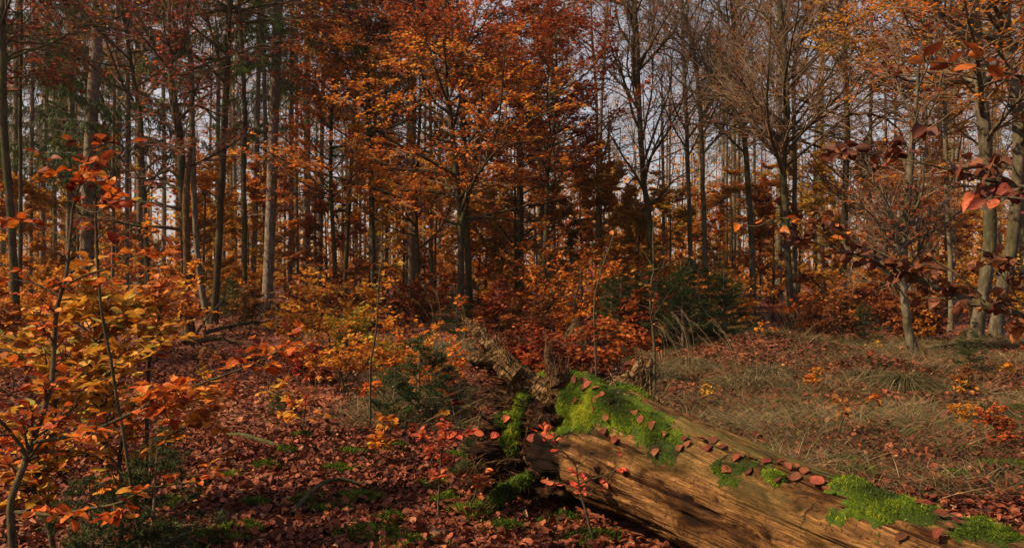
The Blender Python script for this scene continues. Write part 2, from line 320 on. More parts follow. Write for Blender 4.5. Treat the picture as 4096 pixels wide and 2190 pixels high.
def smooth_poly(pts, K):
    p = np.asarray(pts, float); n = len(p)
    q = np.concatenate([[2*p[0]-p[1]], p, [2*p[-1]-p[-2]]]); t = np.linspace(0, n-1-1e-6, K); i = t.astype(int); f = (t-i)[:, None]
    a, b, c, d = q[i], q[i+1], q[i+2], q[i+3]
    return .5*(2*b+(c-a)*f+(2*a-5*b+4*c-d)*f**2+(3*b-a-3*c+d)*f**3)
def project(v):
    return np.stack([512+F*v[..., 0]/v[..., 1], VC-F*(v[..., 2]-HC)/v[..., 1]], -1)
def grid_normals(V, ns, nt):
    G = V.reshape(ns, nt, 3); a = np.gradient(G, axis=0); b = np.roll(G, -1, 1)-np.roll(G, 1, 1)
    return unit(np.cross(b, a)).reshape(-1, 3)
def poly_sd(p, poly):
    """signed distance in the plane, inside positive"""
    poly = np.asarray(poly, float); a = poly; b = np.roll(poly, -1, 0); best = np.full(len(p), 1e9); ins = np.zeros(len(p), bool)
    for s, e in zip(a, b):
        d = e-s; t = np.clip(((p-s)@d)/(d@d), 0, 1); best = np.minimum(best, np.linalg.norm(p-s-t[:, None]*d, axis=1))
        c = ((s[1] > p[:, 1]) != (e[1] > p[:, 1])) & (p[:, 0] < (e[0]-s[0])*(p[:, 1]-s[1])/(e[1]-s[1]+1e-12)+s[0]); ins ^= c
    return np.where(ins, best, -best)

LOG = thing('fallen_log', 'huge weathered fallen log with torn mossy root end lying across the leaf litter', 'log', (.36, 5.15, 0))
LO = np.array([.36, 5.15, 0])
NS, NT = 420, 200
axis = smooth_poly([(.47, 4.96, .37), (.86, 4.23, .325), (1.28, 3.42, .272), (1.74, 2.55, .232), (2.55, 1.15, .20)], NS)
slen = np.concatenate([[0], np.cumsum(np.linalg.norm(np.diff(axis, axis=0), axis=1))])
T = unit(np.gradient(axis, axis=0)); FR = -unit(np.cross(np.array([[0, 0, 1.]]), T)); UP = np.cross(FR, T); UP = np.where(UP[:, 2:] < 0, -UP, UP)
th = np.arange(NT)*2*math.pi/NT; S2, TH = np.meshgrid(slen, th, indexing='ij')
R = np.interp(slen, [0, .25, .6, 1.4, 3, 4.6], [.405, .375, .345, .295, .25, .23])[:, None]*np.ones_like(TH)
dirn = np.cos(TH)[..., None]*UP[:, None]+np.sin(TH)[..., None]*FR[:, None]
fl = np.exp(-S2/.38)
R = R+fl*(.10*np.cos(3*(TH-2.05))+.07*np.cos(5*(TH-.4)))*.8                       # root swellings
base = axis[:, None]+R[..., None]*dirn
nz = fbm(np.stack([S2*1.1, np.cos(TH)*1.4, np.sin(TH)*1.4], -1), 3)-.5
grain = fbm(np.stack([S2*2.5, np.cos(TH)*14, np.sin(TH)*14], -1), 4)-.5
fine = fbm(np.stack([S2*14, np.cos(TH)*26, np.sin(TH)*26], -1), 3)-.5
split = np.clip(.10-np.abs(fbm(np.stack([S2*.9+9, np.cos(TH)*7, np.sin(TH)*7], -1), 3)-.5)*2.2, 0, 1)*10
R = R*(1+.20*nz)+.034*grain+.016*fine-.011*split*np.clip(fbm(np.stack([S2*1.3, TH*1.5, TH*0+8], -1), 2)*3-1.1, 0, 1)
pit = np.clip(fbm(np.stack([S2*9, TH*3.3, np.zeros_like(TH)+4], -1), 3)-.60, 0, 1); 
pixel = project(axis[:, None]+R[..., None]*dirn)
# crusty rotten band between moss and bare wood near the butt, and the torn end
band = np.exp(-((pixel[..., 1]-(446+(pixel[..., 0]-560)*.13))/9.)**2)*np.clip((655-pixel[..., 0])/50, 0, 1)*(np.sin(TH) > 0)
rot = np.clip(band*(.4+1.5*(fbm(np.stack([S2*12, TH*5, TH*0], -1), 3)-.2)), 0, 1)
rot = np.maximum(rot, np.clip((.34-S2+.42*(fbm(np.stack([S2*5, TH*3, TH*0+7], -1), 3)-.5))*9, 0, 1))
rot = np.maximum(rot, np.clip((np.cos(TH)*-1-.55)*2.2, 0, 1)*.8)  # same mask also darkens and roughens the log's underside
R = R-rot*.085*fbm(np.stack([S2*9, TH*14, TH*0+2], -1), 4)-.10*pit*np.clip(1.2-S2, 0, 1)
KNOTS = [(803, 512, .055, .05), (841, 522, .062, .055), (771, 538, .05, .035), (716, 500, .03, .012), (676, 470, .025, .01)]
pixel = project(axis[:, None]+R[..., None]*dirn); front = (np.sin(TH) > -.35)
KP = []
for ku, kv, kr, kh in KNOTS:
    d = np.hypot(pixel[..., 0]-ku, pixel[..., 1]-kv)+1e4*(~front); i, j = np.unravel_index(np.argmin(d), d.shape)
    p0 = axis[i]+R[i, j]*dirn[i, j]; dist = np.linalg.norm(axis[:, None]+R[..., None]*dirn-p0, axis=-1)
    R = R+kh*np.exp(-(dist/kr)**2)-.035*np.exp(-(dist/(kr*.4))**2); KP.append((p0, dirn[i, j], T[i], kr))
    rot = np.maximum(rot, np.exp(-(dist/(kr*.45))**2)*.9)
rk = np.random.RandomState(31)
for _ in range(26):                                                       # rot pockets and beetle-eaten hollows
    s0, t0, ls, lt = rk.rand()*3.4, rk.rand()*2.6-.3, .03+.14*rk.rand()**2, .025+.05*rk.rand()
    q = ((S2-s0)/ls)**2+((TH-t0)/lt)**2+2.2*(fbm(np.stack([S2*16, TH*9, TH*0+s0], -1), 2)-.5); w = np.clip(1.2-q, 0, 1); R = R-.022*w; rot = np.maximum(rot, w*.85)
LV = (axis[:, None]+R[..., None]*dirn)
# torn end face: pull the first rings in towards a ragged hollow
tear = .22*(fbm(np.stack([np.cos(th)*3, np.sin(th)*3, th*0], -1), 3)-.5)
LV[:6] += (tear[None, :, None]*np.linspace(1, 0, 6)[:, None, None])*(-T[:6, None])
LVf = LV.reshape(-1, 3); LN = grid_normals(LVf, NS, NT)
if (LN*dirn.reshape(-1, 3)).sum() < 0: LN = -LN
i, j = np.meshgrid(np.arange(NS-1), np.arange(NT), indexing='ij'); j2 = (j+1) % NT
LF = np.stack([i*NT+j, (i+1)*NT+j, (i+1)*NT+j2, i*NT+j2], -1).reshape(-1, 4)
uvL = np.stack([S2, TH*.32], -1).reshape(-1, 2)
caps = []
for ring, inn in ((0, .45), (NS-1, .05)):
    c0 = axis[ring]+(T[ring]*inn if ring == 0 else -T[ring]*0)
    vv = np.concatenate([LV[ring], axis[ring]+.55*(LV[ring]-axis[ring])+(T[ring]*inn*.6 if ring == 0 else 0), c0[None]])
    a = np.arange(NT); b = (a+1) % NT
    caps.append(dict(v=vv, f=np.stack([a, b, b+NT, a+NT], -1), m=1, t=.5, uv=None))
    caps.append(dict(v=vv, f=np.stack([a+NT, b+NT, np.full(NT, 2*NT)], -1), m=1, t=.5, uv=None))
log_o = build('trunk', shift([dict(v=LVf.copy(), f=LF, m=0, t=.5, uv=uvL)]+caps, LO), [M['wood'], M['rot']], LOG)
def point_attr(o, name, vals):
    a = o.data.attributes.new(name, 'FLOAT', 'POINT'); z = np.zeros(len(o.data.vertices), np.float32); z[:len(vals)] = vals; a.data.foreach_set('value', z)
LP = project(LVf); facing = ((np.array([0, 0, HC])-LVf)*LN).sum(-1) > 0
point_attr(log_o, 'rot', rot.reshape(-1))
alg = np.clip((np.cos(TH)-.25)*1.2, 0, 1)*np.clip((fbm(np.stack([S2*3, TH*2.2, TH*0+3], -1), 4)-.42)*5, 0, 1)*.7
alg = np.maximum(alg, np.clip(.75-np.hypot((pixel[..., 0]-548)/28, (pixel[..., 1]-487)/18), 0, 1))
point_attr(log_o, 'algae', alg.reshape(-1))
# -- moss growing on a surface: raised cushion + fronds
def moss_on(name, V, Nn, Fq, mask, parent, origin, count, thick=.016, flen=.02, seed=1, wid=.0042):
    r = np.random.RandomState(seed); fm = mask[Fq].mean(1); keep = Fq[fm > .10]
    if len(keep) == 0: return None
    ids, inv = np.unique(keep, return_inverse=True); f = inv.reshape(keep.shape)
    hump = fbm(V[ids]*26, 3); big = fbm(V[ids]*7+4, 2)
    v = V[ids]+Nn[ids]*(.001+thick*np.clip(mask[ids]*1.1, 0, 1)**1.7*(.1+1.3*hump+.9*big))[:, None]
    P4 = v[f]; ar = np.linalg.norm(np.cross(P4[:, 1]-P4[:, 0], P4[:, -1]-P4[:, 0]), axis=-1)*(.02+mask[ids][f].mean(1)**1.5)
    pick = r.choice(len(f), count, p=ar/ar.sum()); w = r.dirichlet(np.ones(f.shape[1]), count)
    b = (P4[pick]*w[..., None]).sum(1); nn = Nn[ids][f[pick]].mean(1)
    d = nn+.75*r.randn(count, 3)*[1, 1, .6]; d[:, 2] -= .12
    t = np.clip(.5+1.5*(fbm(b*7, 3)-.5)+.18*r.randn(count), 0, 1)
    fr = blade_chunk(b-nn*.004, d, r.randn(count, 3)*.3+[0, 0, -.35], flen*(.5+r.rand(count)), wid*(.6+.8*r.rand(count)), t, K=2)
    tc = np.clip(.22+1.0*(fbm(P4.mean(1)*7, 3)-.5), 0, 1)
    return build(name, shift([dict(v=v, f=f, m=0, t=tc, uv=None), fr], origin), M['moss'], parent)
def noisy_mask(sd, V, soft=7., rag=24., sc=17):
    return np.clip((sd+rag*(fbm(V*sc, 4)-.5)+rag*.6*(fbm(V*60, 2)-.5))/(soft*1.8)+.35, 0, 1)
BIG = [(542,398),(546,388),(556,382),(566,376),(578,375),(602,385),(625,397),(645,411),(662,424),(680,436),(676,445),(650,443),(634,428),(612,424),(601,421),(581,425),(562,427),(550,431),(543,416)]
PATCH = [('moss', BIG, 52000, .012, .016), ('moss', [(829,483),(844,477),(865,474),(871,489),(892,496),(919,499),(940,511),(930,520),(899,517),(878,521),(879,536),(869,516),(837,518),(852,503),(836,493)], 20000, .012, .016),
         ('moss', [(958,533),(967,519),(980,511),(1001,505),(1016,514),(1034,532),(1010,540),(980,534)], 12000, .016, .016),
         ('moss', [(716,468),(728,463),(745,463),(752,466),(740,474),(726,475)], 2600, .008, .02), ('moss', [(768,472),(778,470),(788,474),(780,480),(769,478)], 1500, .008, .018),
         ('moss', [(652,446),(664,443),(676,452),(668,461),(655,456)], 1500, .008, .018)]
for k, (nm, poly, cnt, thk, fl_) in enumerate(PATCH):
    mk = noisy_mask(poly_sd(LP, poly)+(2 if k == 0 else 0), LVf, 9., 22. if k == 0 else 28.)*(facing | (LN[:, 2] > .2))
    moss_on(nm, LVf, LN, LF, mk, LOG, LO, cnt, thk, fl_, 10+k, wid=.0030)

# -- root plate: roots fused by a voxel remesh, then eroded along ragged layers
def fused(tubes, voxel):
    ch = [tube_chunk(smooth_poly([P(u, v, d-.12) for (u, v, d, r) in t], 14)[None], np.interp(np.linspace(0, 1, 14), np.linspace(0, 1, len(t)), [q[3] for q in t])[None], 10) for t in tubes]
    for t, c in list(zip(tubes, ch)):
        for e, k in ((0, 0), (-1, 13)):                                 # close the ends
            ring = c['v'].reshape(14, 10, 3)[k]; a = np.arange(10); vv = np.concatenate([ring, ring.mean(0)[None]])
            ch.append(dict(v=vv, f=np.stack([a, (a+1) % 10, np.full(10, 10)], -1) if e else np.stack([(a+1) % 10, a, np.full(10, 10)], -1), m=0, t=.5, uv=None))
    o = build('tmp', ch, M['rot']); mo = o.modifiers.new('r', 'REMESH'); mo.mode = 'VOXEL'; mo.voxel_size = voxel
    dg = bpy.context.evaluated_depsgraph_get(); e = o.evaluated_get(dg); me = e.to_mesh()
    V = np.zeros(len(me.vertices)*3, np.float32); me.vertices.foreach_get('co', V); V = V.reshape(-1, 3).astype(float)
    Nn = np.zeros(len(me.vertices)*3, np.float32); me.vertices.foreach_get('normal', Nn); Nn = Nn.reshape(-1, 3).astype(float)
    Fq = np.array([list(p.vertices) for p in me.polygons if len(p.vertices) == 4]); e.to_mesh_clear(); md = o.data; bpy.data.objects.remove(o); bpy.data.meshes.remove(md)
    return V, Nn, Fq
tubes = [[(566,432,5.12,.20),(540,405,5.22,.17),(522,384,5.3,.11),(510,372,5.34,.07)],
         [(512,376,5.34,.06),(496,364,5.32,.045),(480,361,5.28,.03),(469,359,5.26,.012)],                        # pointed stub
         [(548,405,5.2,.15),(527,410,5.22,.12),(506,398,5.3,.08),(499,386,5.33,.05)],
         [(560,428,5.1,.17),(528,425,5.15,.11),(500,425,5.14,.075),(480,432,5.12,.045)],                         # layered ledges
         [(552,446,5.1,.13),(515,446,5.1,.08),(487,449,5.06,.055),(473,458,5.05,.022)],
         [(545,452,5.06,.08),(520,458,5.03,.05),(492,462,5.0,.03),(478,470,4.98,.018)],
         [(556,470,5.15,.10),(520,468,5.25,.07),(490,475,5.2,.055),(472,486,5.1,.03)],
         [(548,487,5.1,.10),(510,486,5.2,.06),(482,494,5.08,.045),(462,503,5.0,.02)],
         [(596,455,4.90,.03),(572,448,4.95,.06),(545,446,5.05,.08)], [(588,468,4.82,.02),(562,463,4.92,.05),(535,460,5.02,.07)], [(574,440,4.96,.05),(552,425,5.05,.10),(530,410,5.15,.09)],
         [(545,470,4.95,.09),(530,482,4.9,.062),(512,488,4.84,.045),(496,497,4.78,.03)],                         # mossy tongue root
         [(575,478,5.0,.14),(560,488,4.92,.11),(546,493,4.86,.07),(534,497,4.82,.03)],
         [(535,440,5.6,.24),(520,455,5.65,.22),(520,480,5.65,.2)]]                                              # backing mass added behind so the gaps between roots go black
RV, RN, RF = fused(tubes, .0105)
dsp = (fbm(RV*np.array([7, 7, 38])+3, 4)-.5)-.5*(np.abs(fbm(RV*np.array([11, 11, 44])+31, 3)-.5)-.12); d2 = fbm(RV*np.array([30, 30, 60]), 3)-.5; d3 = fbm(RV*5+8, 2)-.5
fibre = fbm(RV*np.array([60, 60, 60]), 2)-.5
RV2 = RV+RN*(dsp*.115+d2*.03+d3*.06+fibre*.014)[:, None]
up = np.clip((RV[:, 2]-.78)/.1, 0, 1)
def splinters(n, seed, dirs, L, rad, m, V, Nn, idx):
    r = np.random.RandomState(seed); i = r.choice(idx, n); d = unit(dirs[None]*.9+Nn[i]*.45+r.randn(n, 3)*.28); s = np.linspace(0, 1, 5); Ln = L*(.35+.9*r.rand(n))
    bend = r.randn(n, 3)*.2; pts = V[i][:, None]-Nn[i][:, None]*.012+Ln[:, None, None]*(s[None, :, None]*d[:, None]+(s**2)[None, :, None]*bend[:, None])
    c = tube_chunk(pts, (rad*(.4+r.rand(n)))[:, None]*np.array([1, .8, .6, .35, .06])[None], 5, mat=m); c['uv'] = None; return c
RP = project(RV2)
SPL = [splinters(300, 71, np.array([-.8, .1, -.1]), .12, .009, 0, RV2, RN, np.where((RP[:, 0] < 530) & (RN[:, 0] < .3))[0]), splinters(140, 73, np.array([-.75, -.1, .0]), .14, .007, 1, RV2, RN, np.where((RP[:, 0] < 520) & (RN[:, 1] < .2))[0]),
       splinters(150, 72, np.array([-.35, .0, -.75]), .10, .007, 1, RV2, RN, np.where((RP[:, 0] < 552) & (RN[:, 1] < .1))[0])]
rp = build('root_plate', shift([dict(v=RV2.copy(), f=RF, m=0, t=.5, uv=None)]+SPL, LO), [M['rot'], M['root']], LOG, smooth=True)
zf = RV2[RF].mean(1)[:, 2]+.1*(fbm(RV2[RF].mean(1)*12, 2)-.5); mi = np.concatenate([(zf > .80).astype(np.int32)]+[np.full(len(c['f']), c['m'], np.int32) for c in SPL]); rp.data.polygons.foreach_set('material_index', mi)
RP = project(RV2)
def line_sd(p, pts, rad):
    pts = np.asarray(pts, float); best = np.full(len(p), -1e9)
    for s, e, r0, r1 in zip(pts[:-1], pts[1:], rad[:-1], rad[1:]):
        d = e-s; t = np.clip(((p-s)@d)/(d@d), 0, 1); best = np.maximum(best, r0+(r1-r0)*t-np.linalg.norm(p-s-t[:, None]*d, axis=1))
    return best
def seen(V, P2, nrm, cell=2.0, tol=.12):
    key = np.floor(P2/cell).astype(int); d = V[:, 1]; o = {}
    for kx, ky, dd in zip(key[:, 0], key[:, 1], d):
        if dd < o.get((kx, ky), 1e9): o[(kx, ky)] = dd
    return np.array([dd < o[(kx, ky)]+tol for kx, ky, dd in zip(key[:, 0], key[:, 1], d)])
vis = seen(RV2, RP, RN)
for k, (pts, rad, cnt) in enumerate([([(532,384),(527,394),(518,408),(514,424),(508,438),(513,452)], [7,6,5,7,8,5], 6000), ([(500,419),(512,418)], [5,5], 1500), ([(494,499),(506,490),(520,482),(529,475)], [6,8,6,4], 5000),
                                     ([(503,353),(510,359),(517,365)], [4,7,5], 2600), ([(540,380),(548,388)], [7,8], 3000), ([(548,368),(556,377)], [3,4], 700)]):
    mk = noisy_mask(line_sd(RP, pts, rad), RV2, 3., 6.)*vis
    moss_on('moss', RV2, RN, RF, mk, rp, LO, cnt, .018, .02, 40+k)
def shard(name, tubes, voxel, mt, amp=.016, parent=LOG, axis_=(0, 0, 1.), fib=70):
    V, Nn, Fq = fused(tubes, voxel); a = unit(np.array(axis_, float)); b = unit(np.cross(a, [0, 1., .1])); c_ = np.cross(a, b)
    q = np.stack([V@a*4, V@b*75, V@c_*75], -1); V = V+Nn*(amp*((fbm(q, 4)-.5)*1.6+(fbm(V*9, 2)-.5)*1.6))[:, None]
    sp = splinters(fib, 5, a, .11, .0055, 0, V, Nn*.35, np.arange(len(V)))                      # torn fibres along the grain
    return build(name, shift([dict(v=V.copy(), f=Fq, m=0, t=.5, uv=None), sp], LO), mt, parent), V, Nn, Fq
shard('broken_root', [[(575,425,5.1,.12),(548,398,5.12,.10),(524,380,5.15,.072),(507,364,5.2,.058),(494,351,5.25,.046),(483,338,5.28,.040),(475,328,5.3,.034),(470,321,5.3,.020),(468,317,5.3,.008)],
                       [(490,348,5.24,.036),(477,333,5.28,.030),(468,323,5.3,.020),(460,313,5.32,.010)], [(500,361,5.18,.038),(488,361,5.15,.022),(478,360.5,5.13,.012),(468,359,5.12,.007)], [(516,376,5.1,.07),(505,368,5.12,.05),(497,362,5.14,.03)]], .006, M['prong'], .017, axis_=(-.69, .12, .73), fib=260)
shard('broken_root', [[(556,378,5.0,.075),(551,366,5.02,.034),(548,354,5.03,.016),(546,343,5.04,.005)], [(556,374,5.0,.06),(560,385,4.98,.07)]], .008, M['root'])
bl, BV, BN, BF = shard('broken_limb', [[(612,385,4.95,.06),(628,392,4.9,.075),(645,404,4.8,.07),(658,415,4.7,.055),(672,427,4.55,.04)],
                         [(633,398,5.0,.085),(635,384,5.0,.062),(638,370,5.02,.040),(640,360,5.03,.018),(641,355,5.03,.006)], [(642,398,5.02,.06),(645,382,5.02,.044),(648,368,5.02,.028),(650,358,5.02,.010)],
                         [(616,390,4.95,.05),(626,380,4.98,.045),(632,372,5.0,.012)]], .0075, M['prong'], .020, axis_=(.1, 0, 1), fib=90)
BP = project(BV); mk = noisy_mask(line_sd(BP, [(617,388),(630,391),(645,402),(658,413),(670,425)], [5,6,7,6,4]), BV, 3., 5.)*(BN[:, 2] > .1)
moss_on('moss', BV, BN, BF, mk, bl, LO, 3500, .016, .018, 61)
# ------------------------------------------------------------------ trees
Z3 = np.array([0, 0, 1.])
def spawn(r, pp, pr, n, t0, t1, ang, angj, length, K, up=0., wig=.1, ratio=.6, flat=0., minr=.0, sides_from=None, tip=.25, even=False):
    """n branches growing from the polylines pp (N,K,3) with radii pr; returns points, radii and parent fraction t"""
    N, K0, _ = pp.shape; seg = np.linalg.norm(np.diff(pp, axis=1), axis=-1).sum(1)
    par = r.choice(N, n, p=seg/seg.sum()); t = t0+(t1-t0)*r.rand(n)
    if even: t = t0+(t1-t0)*(np.arange(n)+r.rand(n))/n
    x = t*(K0-1); i = np.minimum(x.astype(int), K0-2); f = (x-i)[:, None]
    p = pp[par, i]*(1-f)+pp[par, i+1]*f; T = unit(pp[par, i+1]-pp[par, i]); rr = pr[par, i]*(1-f[:, 0])+pr[par, i+1]*f[:, 0]
    ref = np.where(np.abs(T[:, 2:]) > .85, np.array([[1., 0, 0]]), Z3[None]); U = unit(np.cross(T, ref)); V = np.cross(T, U)
    ph = r.rand(n)*2*math.pi; rad = np.cos(ph)[:, None]*U+np.sin(ph)[:, None]*V
    if flat > 0: rad = unit((1-flat)*rad+flat*U*np.sign(r.rand(n)-.5)[:, None])
    a = ang+angj*r.randn(n); d = np.cos(a)[:, None]*T+np.sin(a)[:, None]*rad
    Ln = length(t, r) if callable(length) else length*(.6+.8*r.rand(n))
    pts = np.zeros((n, K, 3)); pts[:, 0] = p; w = r.randn(n, 3)*wig
    for k in range(1, K):
        w = .5*w+wig*r.randn(n, 3); d = unit(d+w+up*Z3*(1./(K-1))); pts[:, k] = pts[:, k-1]+d*(Ln/(K-1))[:, None]
    r0 = np.minimum(rr*ratio, .012+.022*Ln); r0 = np.maximum(r0, minr)
    R = r0[:, None]*np.linspace(1, tip, K)[None]; R = np.maximum(R, minr*.6)
    return pts, R, t, par
def leaf_spray(r, tw, per, size, mt, droop=.15, kind='dia', tintc=None, spread=.05, tilt=.35):
    """leaves along twigs tw (N,K,3), lying flat-ish like beech sprays"""
    N, K, _ = tw.shape; n = N*per; par = np.repeat(np.arange(N), per); x = (.12+.88*r.rand(n))*(K-1); i = np.minimum(x.astype(int), K-2); f = (x-i)[:, None]
    T = unit(tw[par, i+1]-tw[par, i]); p = tw[par, i]*(1-f)+tw[par, i+1]*f
    S = unit(np.cross(T, Z3)); sg = np.where(r.rand(n) < .5, 1, -1)[:, None]
    ax = unit(T*.55+S*sg*.85+r.randn(n, 3)*.25-Z3*droop); nr = Z3+r.randn(n, 3)*tilt
    p = p+r.randn(n, 3)*spread*.3
    cl = .5 if tintc is None else tintc
    t = np.clip(cl+.9*(fbm(p*.55+r.rand(3)*40, 2)-.5)+.22*r.randn(n), 0, 1)
    return leaf_chunk(p, ax, nr, size*(.65+.7*r.rand(n)), t, kind, mat=mt, curl=None if kind == 'dia' else (1.7 if tilt > .6 else 1.)*np.stack([r.randn(n)*.35-.1, r.randn(n)*.5+(.7 if tilt > .6 else 0), r.randn(n)*.3], -1))

def trunk_line(pts, K, r, wob):
    q = smooth_poly(pts, K); n = len(q); h = np.linspace(0, 1, n)
    o = np.stack([np.cumsum(r.randn(n))*wob, np.cumsum(r.randn(n))*wob, np.zeros(n)], -1); o -= o[0]+(o[-1]-o[0])*h[:, None]
    return q+o
def tree(name, label, cat, pts, r_base, H, kind, leaf, seed, bark, loc=None, group=None, limbs=(), low=None, dens=1., taper=.4, tint=.5, lsize=.085, widths=None, Lmul=1.0, top=None):
    """pts: world polyline of the trunk from the ground up (extended to height H); limbs: extra hand-placed polylines [(pts, r0, r1)]"""
    r = np.random.RandomState(seed); pts = [np.asarray(p, float) for p in pts]
    if pts[-1][2] < H-.5:
        d = unit(pts[-1]-pts[-2]); d = unit(d*np.array([.5, .5, 1])+Z3*.6)
        rem = H-pts[-1][2]; nst = max(2, int(rem/3)); p = pts[-1]
        for k in range(nst):
            d = unit(d+r.randn(3)*np.array([.05, .05, 0])+Z3*.04); p = p+d*(rem/nst)/max(d[2], .5); pts = pts+[p]
    K = 44; tr = trunk_line(pts, K, r, .006 if kind != 'spruce' else .001)
    hh = np.clip((tr[:, 2]-tr[0, 2])/H, 0, 1); R = r_base*(1-taper*hh)*np.clip((1.02-hh)/.35, .08, 1)
    R = R*(1+.55*np.exp(-(tr[:, 2]-tr[0, 2])/.28))*(1+.04*r.randn(K))
    loc = tr[0] if loc is None else loc
    root = thing(name, label, cat, loc, group)
    ch = [tube_chunk(tr[None], R[None], 14)]
    vv = ch[0]['v']; ctr = np.repeat(tr, 14, 0); dd = vv-ctr                      # fluted, lumpy bole
    ang = np.arctan2(dd[:, 1], dd[:, 0]); hgt = np.maximum(vv[:, 2]-tr[0, 2], 0); amp = .09+.35*np.exp(-hgt/.3)
    ch[0]['v'] = ctr+dd*(1+amp*(fbm(np.stack([np.cos(ang)*1.8+seed, np.sin(ang)*1.8, hgt*.55], -1), 3)-.5)*2)[:, None]
    L1p, L1r = [], []
    for lp, a, b in limbs:
        q = trunk_line(lp, 14, r, .012); rr = np.linspace(a, b, 14); ch.append(tube_chunk(q[None], rr[None], 8)); L1p.append(q[np.linspace(0, 13, 8).astype(int)]); L1r.append(rr[np.linspace(0, 13, 8).astype(int)])
    cr = []
    lo = low if low is not None else dict(leafy=.16, bare=.30, spruce=.25, sparse=.2, pole=.45)[kind]
    if kind == 'leafy' or kind == 'sparse':
        n1 = int((34 if kind == 'leafy' else 26)*dens)
        p1, r1, t1, _ = spawn(r, tr[None], R[None], n1, lo, .97, 1.2, .16, lambda t, q: (H*.34*(1-.62*t)*(.6+.7*q.rand(len(t))))*Lmul, 8, up=.35, wig=.10, ratio=.5, even=True)
        p1 = np.concatenate([p1]+[a[None] for a in L1p]); r1 = np.concatenate([r1]+[a[None] for a in L1r])
        p2, r2, _, _ = spawn(r, p1, r1, int(len(p1)*9), .12, 1., .75, .2, lambda t, q: (.35+1.35*(1-t*.7))*(.5+.9*q.rand(len(t)))*H/13, 5, up=.1, wig=.12, ratio=.6, flat=.75, minr=.0035)
        p3, r3, _, _ = spawn(r, p2, r2, int(len(p2)*7), .15, 1., .7, .2, lambda t, q: (.18+.40*q.rand(len(t)))*H/13, 3, up=0, wig=.1, ratio=.6, flat=.8, minr=.002)
        ch.append(tube_chunk(p1[:n1], r1[:n1], 6)); cr += [tube_chunk(p2, r2, 4), tube_chunk(p3, r3, 3)]
        if kind == 'leafy': cr += [leaf_spray(r, p3, 8, lsize, 1, tintc=tint), leaf_spray(r, p2, 6, lsize, 1, tintc=tint)]
        else: k = r.rand(len(p3)) < .7; cr += [leaf_spray(r, p3[k], 3, lsize, 1, tintc=tint)]
    elif kind == 'bare':
        n1 = int(26*dens)
        p1, r1, t1, _ = spawn(r, tr[None], R[None], n1, lo, .96, .72, .18, lambda t, q: H*.30*(1-.55*t)*(.55+.7*q.rand(len(t)))*Lmul, 9, up=.55, wig=.09, ratio=.55, even=True)
        p1 = np.concatenate([p1]+[a[None][:, np.linspace(0, 7, 9).astype(int)] for a in L1p]); r1 = np.concatenate([r1]+[a[None][:, np.linspace(0, 7, 9).astype(int)] for a in L1r])
        p2, r2, _, _ = spawn(r, p1, r1, int(len(p1)*10), .15, 1., .7, .2, lambda t, q: (.6+2.2*(1-t*.6))*(.45+.8*q.rand(len(t)))*H/22, 6, up=.35, wig=.10, ratio=.6, flat=.3, minr=.006)
        p3, r3, _, _ = spawn(r, p2, r2, int(len(p2)*5.2), .15, 1., .75, .2, lambda t, q: (.5+.8*q.rand(len(t)))*H/22, 4, up=.25, wig=.12, ratio=.6, flat=.4, minr=.0040)
        p4, r4, _, _ = spawn(r, p3, r3, int(len(p3)*1.8), .2, 1., .7, .2, lambda t, q: (.25+.45*q.rand(len(t)))*H/22, 3, up=.15, wig=.12, ratio=.6, flat=.5, minr=.0030)
        ch.append(tube_chunk(p1[:n1], r1[:n1], 6)); cr += [tube_chunk(p2, r2, 4), tube_chunk(p3, r3, 3), tube_chunk(p4, r4, 3)]
        k = r.rand(len(p4)) < .10
        if leaf and k.sum(): cr.append(leaf_spray(r, p4[k], 4, lsize*1.1, 1, tintc=tint))
    elif kind == 'pole':                                                      # thin stem with short dead twigs and a few sprays
        n1 = int(22*dens)
        p1, r1, t1, _ = spawn(r, tr[None], R[None], n1, lo, .97, 1.05, .25, lambda t, q: H*.16*(.35+.9*q.rand(len(t)))*Lmul, 6, up=.3, wig=.13, ratio=.4, even=True)
        p1 = np.concatenate([p1]+[a[None][:, np.linspace(0, 7, 6).astype(int)] for a in L1p]); r1 = np.concatenate([r1]+[a[None][:, np.linspace(0, 7, 6).astype(int)] for a in L1r])
        p2, r2, _, _ = spawn(r, p1, r1, len(p1)*7, .15, 1., .75, .25, lambda t, q: .25+.9*q.rand(len(t)), 4, up=.1, wig=.14, ratio=.6, flat=.5, minr=.0035)
        p3, r3, _, _ = spawn(r, p2, r2, len(p2)*3, .2, 1., .7, .25, lambda t, q: .15+.4*q.rand(len(t)), 3, wig=.14, ratio=.6, flat=.5, minr=.0028)
        ch.append(tube_chunk(p1[:n1], r1[:n1], 5)); cr += [tube_chunk(p2, r2, 3), tube_chunk(p3, r3, 3)]
        k = r.rand(len(p3)) < .45
        if leaf: cr.append(leaf_spray(r, p3[k], 3, lsize, 1, tintc=tint))
    else:                                                                     # spruce: whorled drooping boughs with hanging sprays
        n1 = int(70*dens)
        p1, r1, t1, _ = spawn(r, tr[None], R[None], n1, lo, .985, 1.55, .1, lambda t, q: H*.17*(1.04-t)*(.7+.5*q.rand(len(t)))*Lmul+.3, 7, up=-.45, wig=.05, ratio=.22, even=True)
        p2, r2, _, _ = spawn(r, p1, r1, n1*13, .12, 1., .85, .15, lambda t, q: .35+.75*q.rand(len(t))*(1.2-t), 4, up=-.75, wig=.06, ratio=.5, flat=.7, minr=.004)
        ch.append(tube_chunk(p1, r1, 5)); cr.append(tube_chunk(p2, r2, 3))
        dn = spawn(r, tr[None], R[None], 26, .03, lo, 1.45, .2, lambda t, q: .3+1.4*q.rand(len(t)), 5, up=-.25, wig=.1, ratio=.15, even=True); ch.append(tube_chunk(dn[0], dn[1]*.7, 4))   # dead snags below
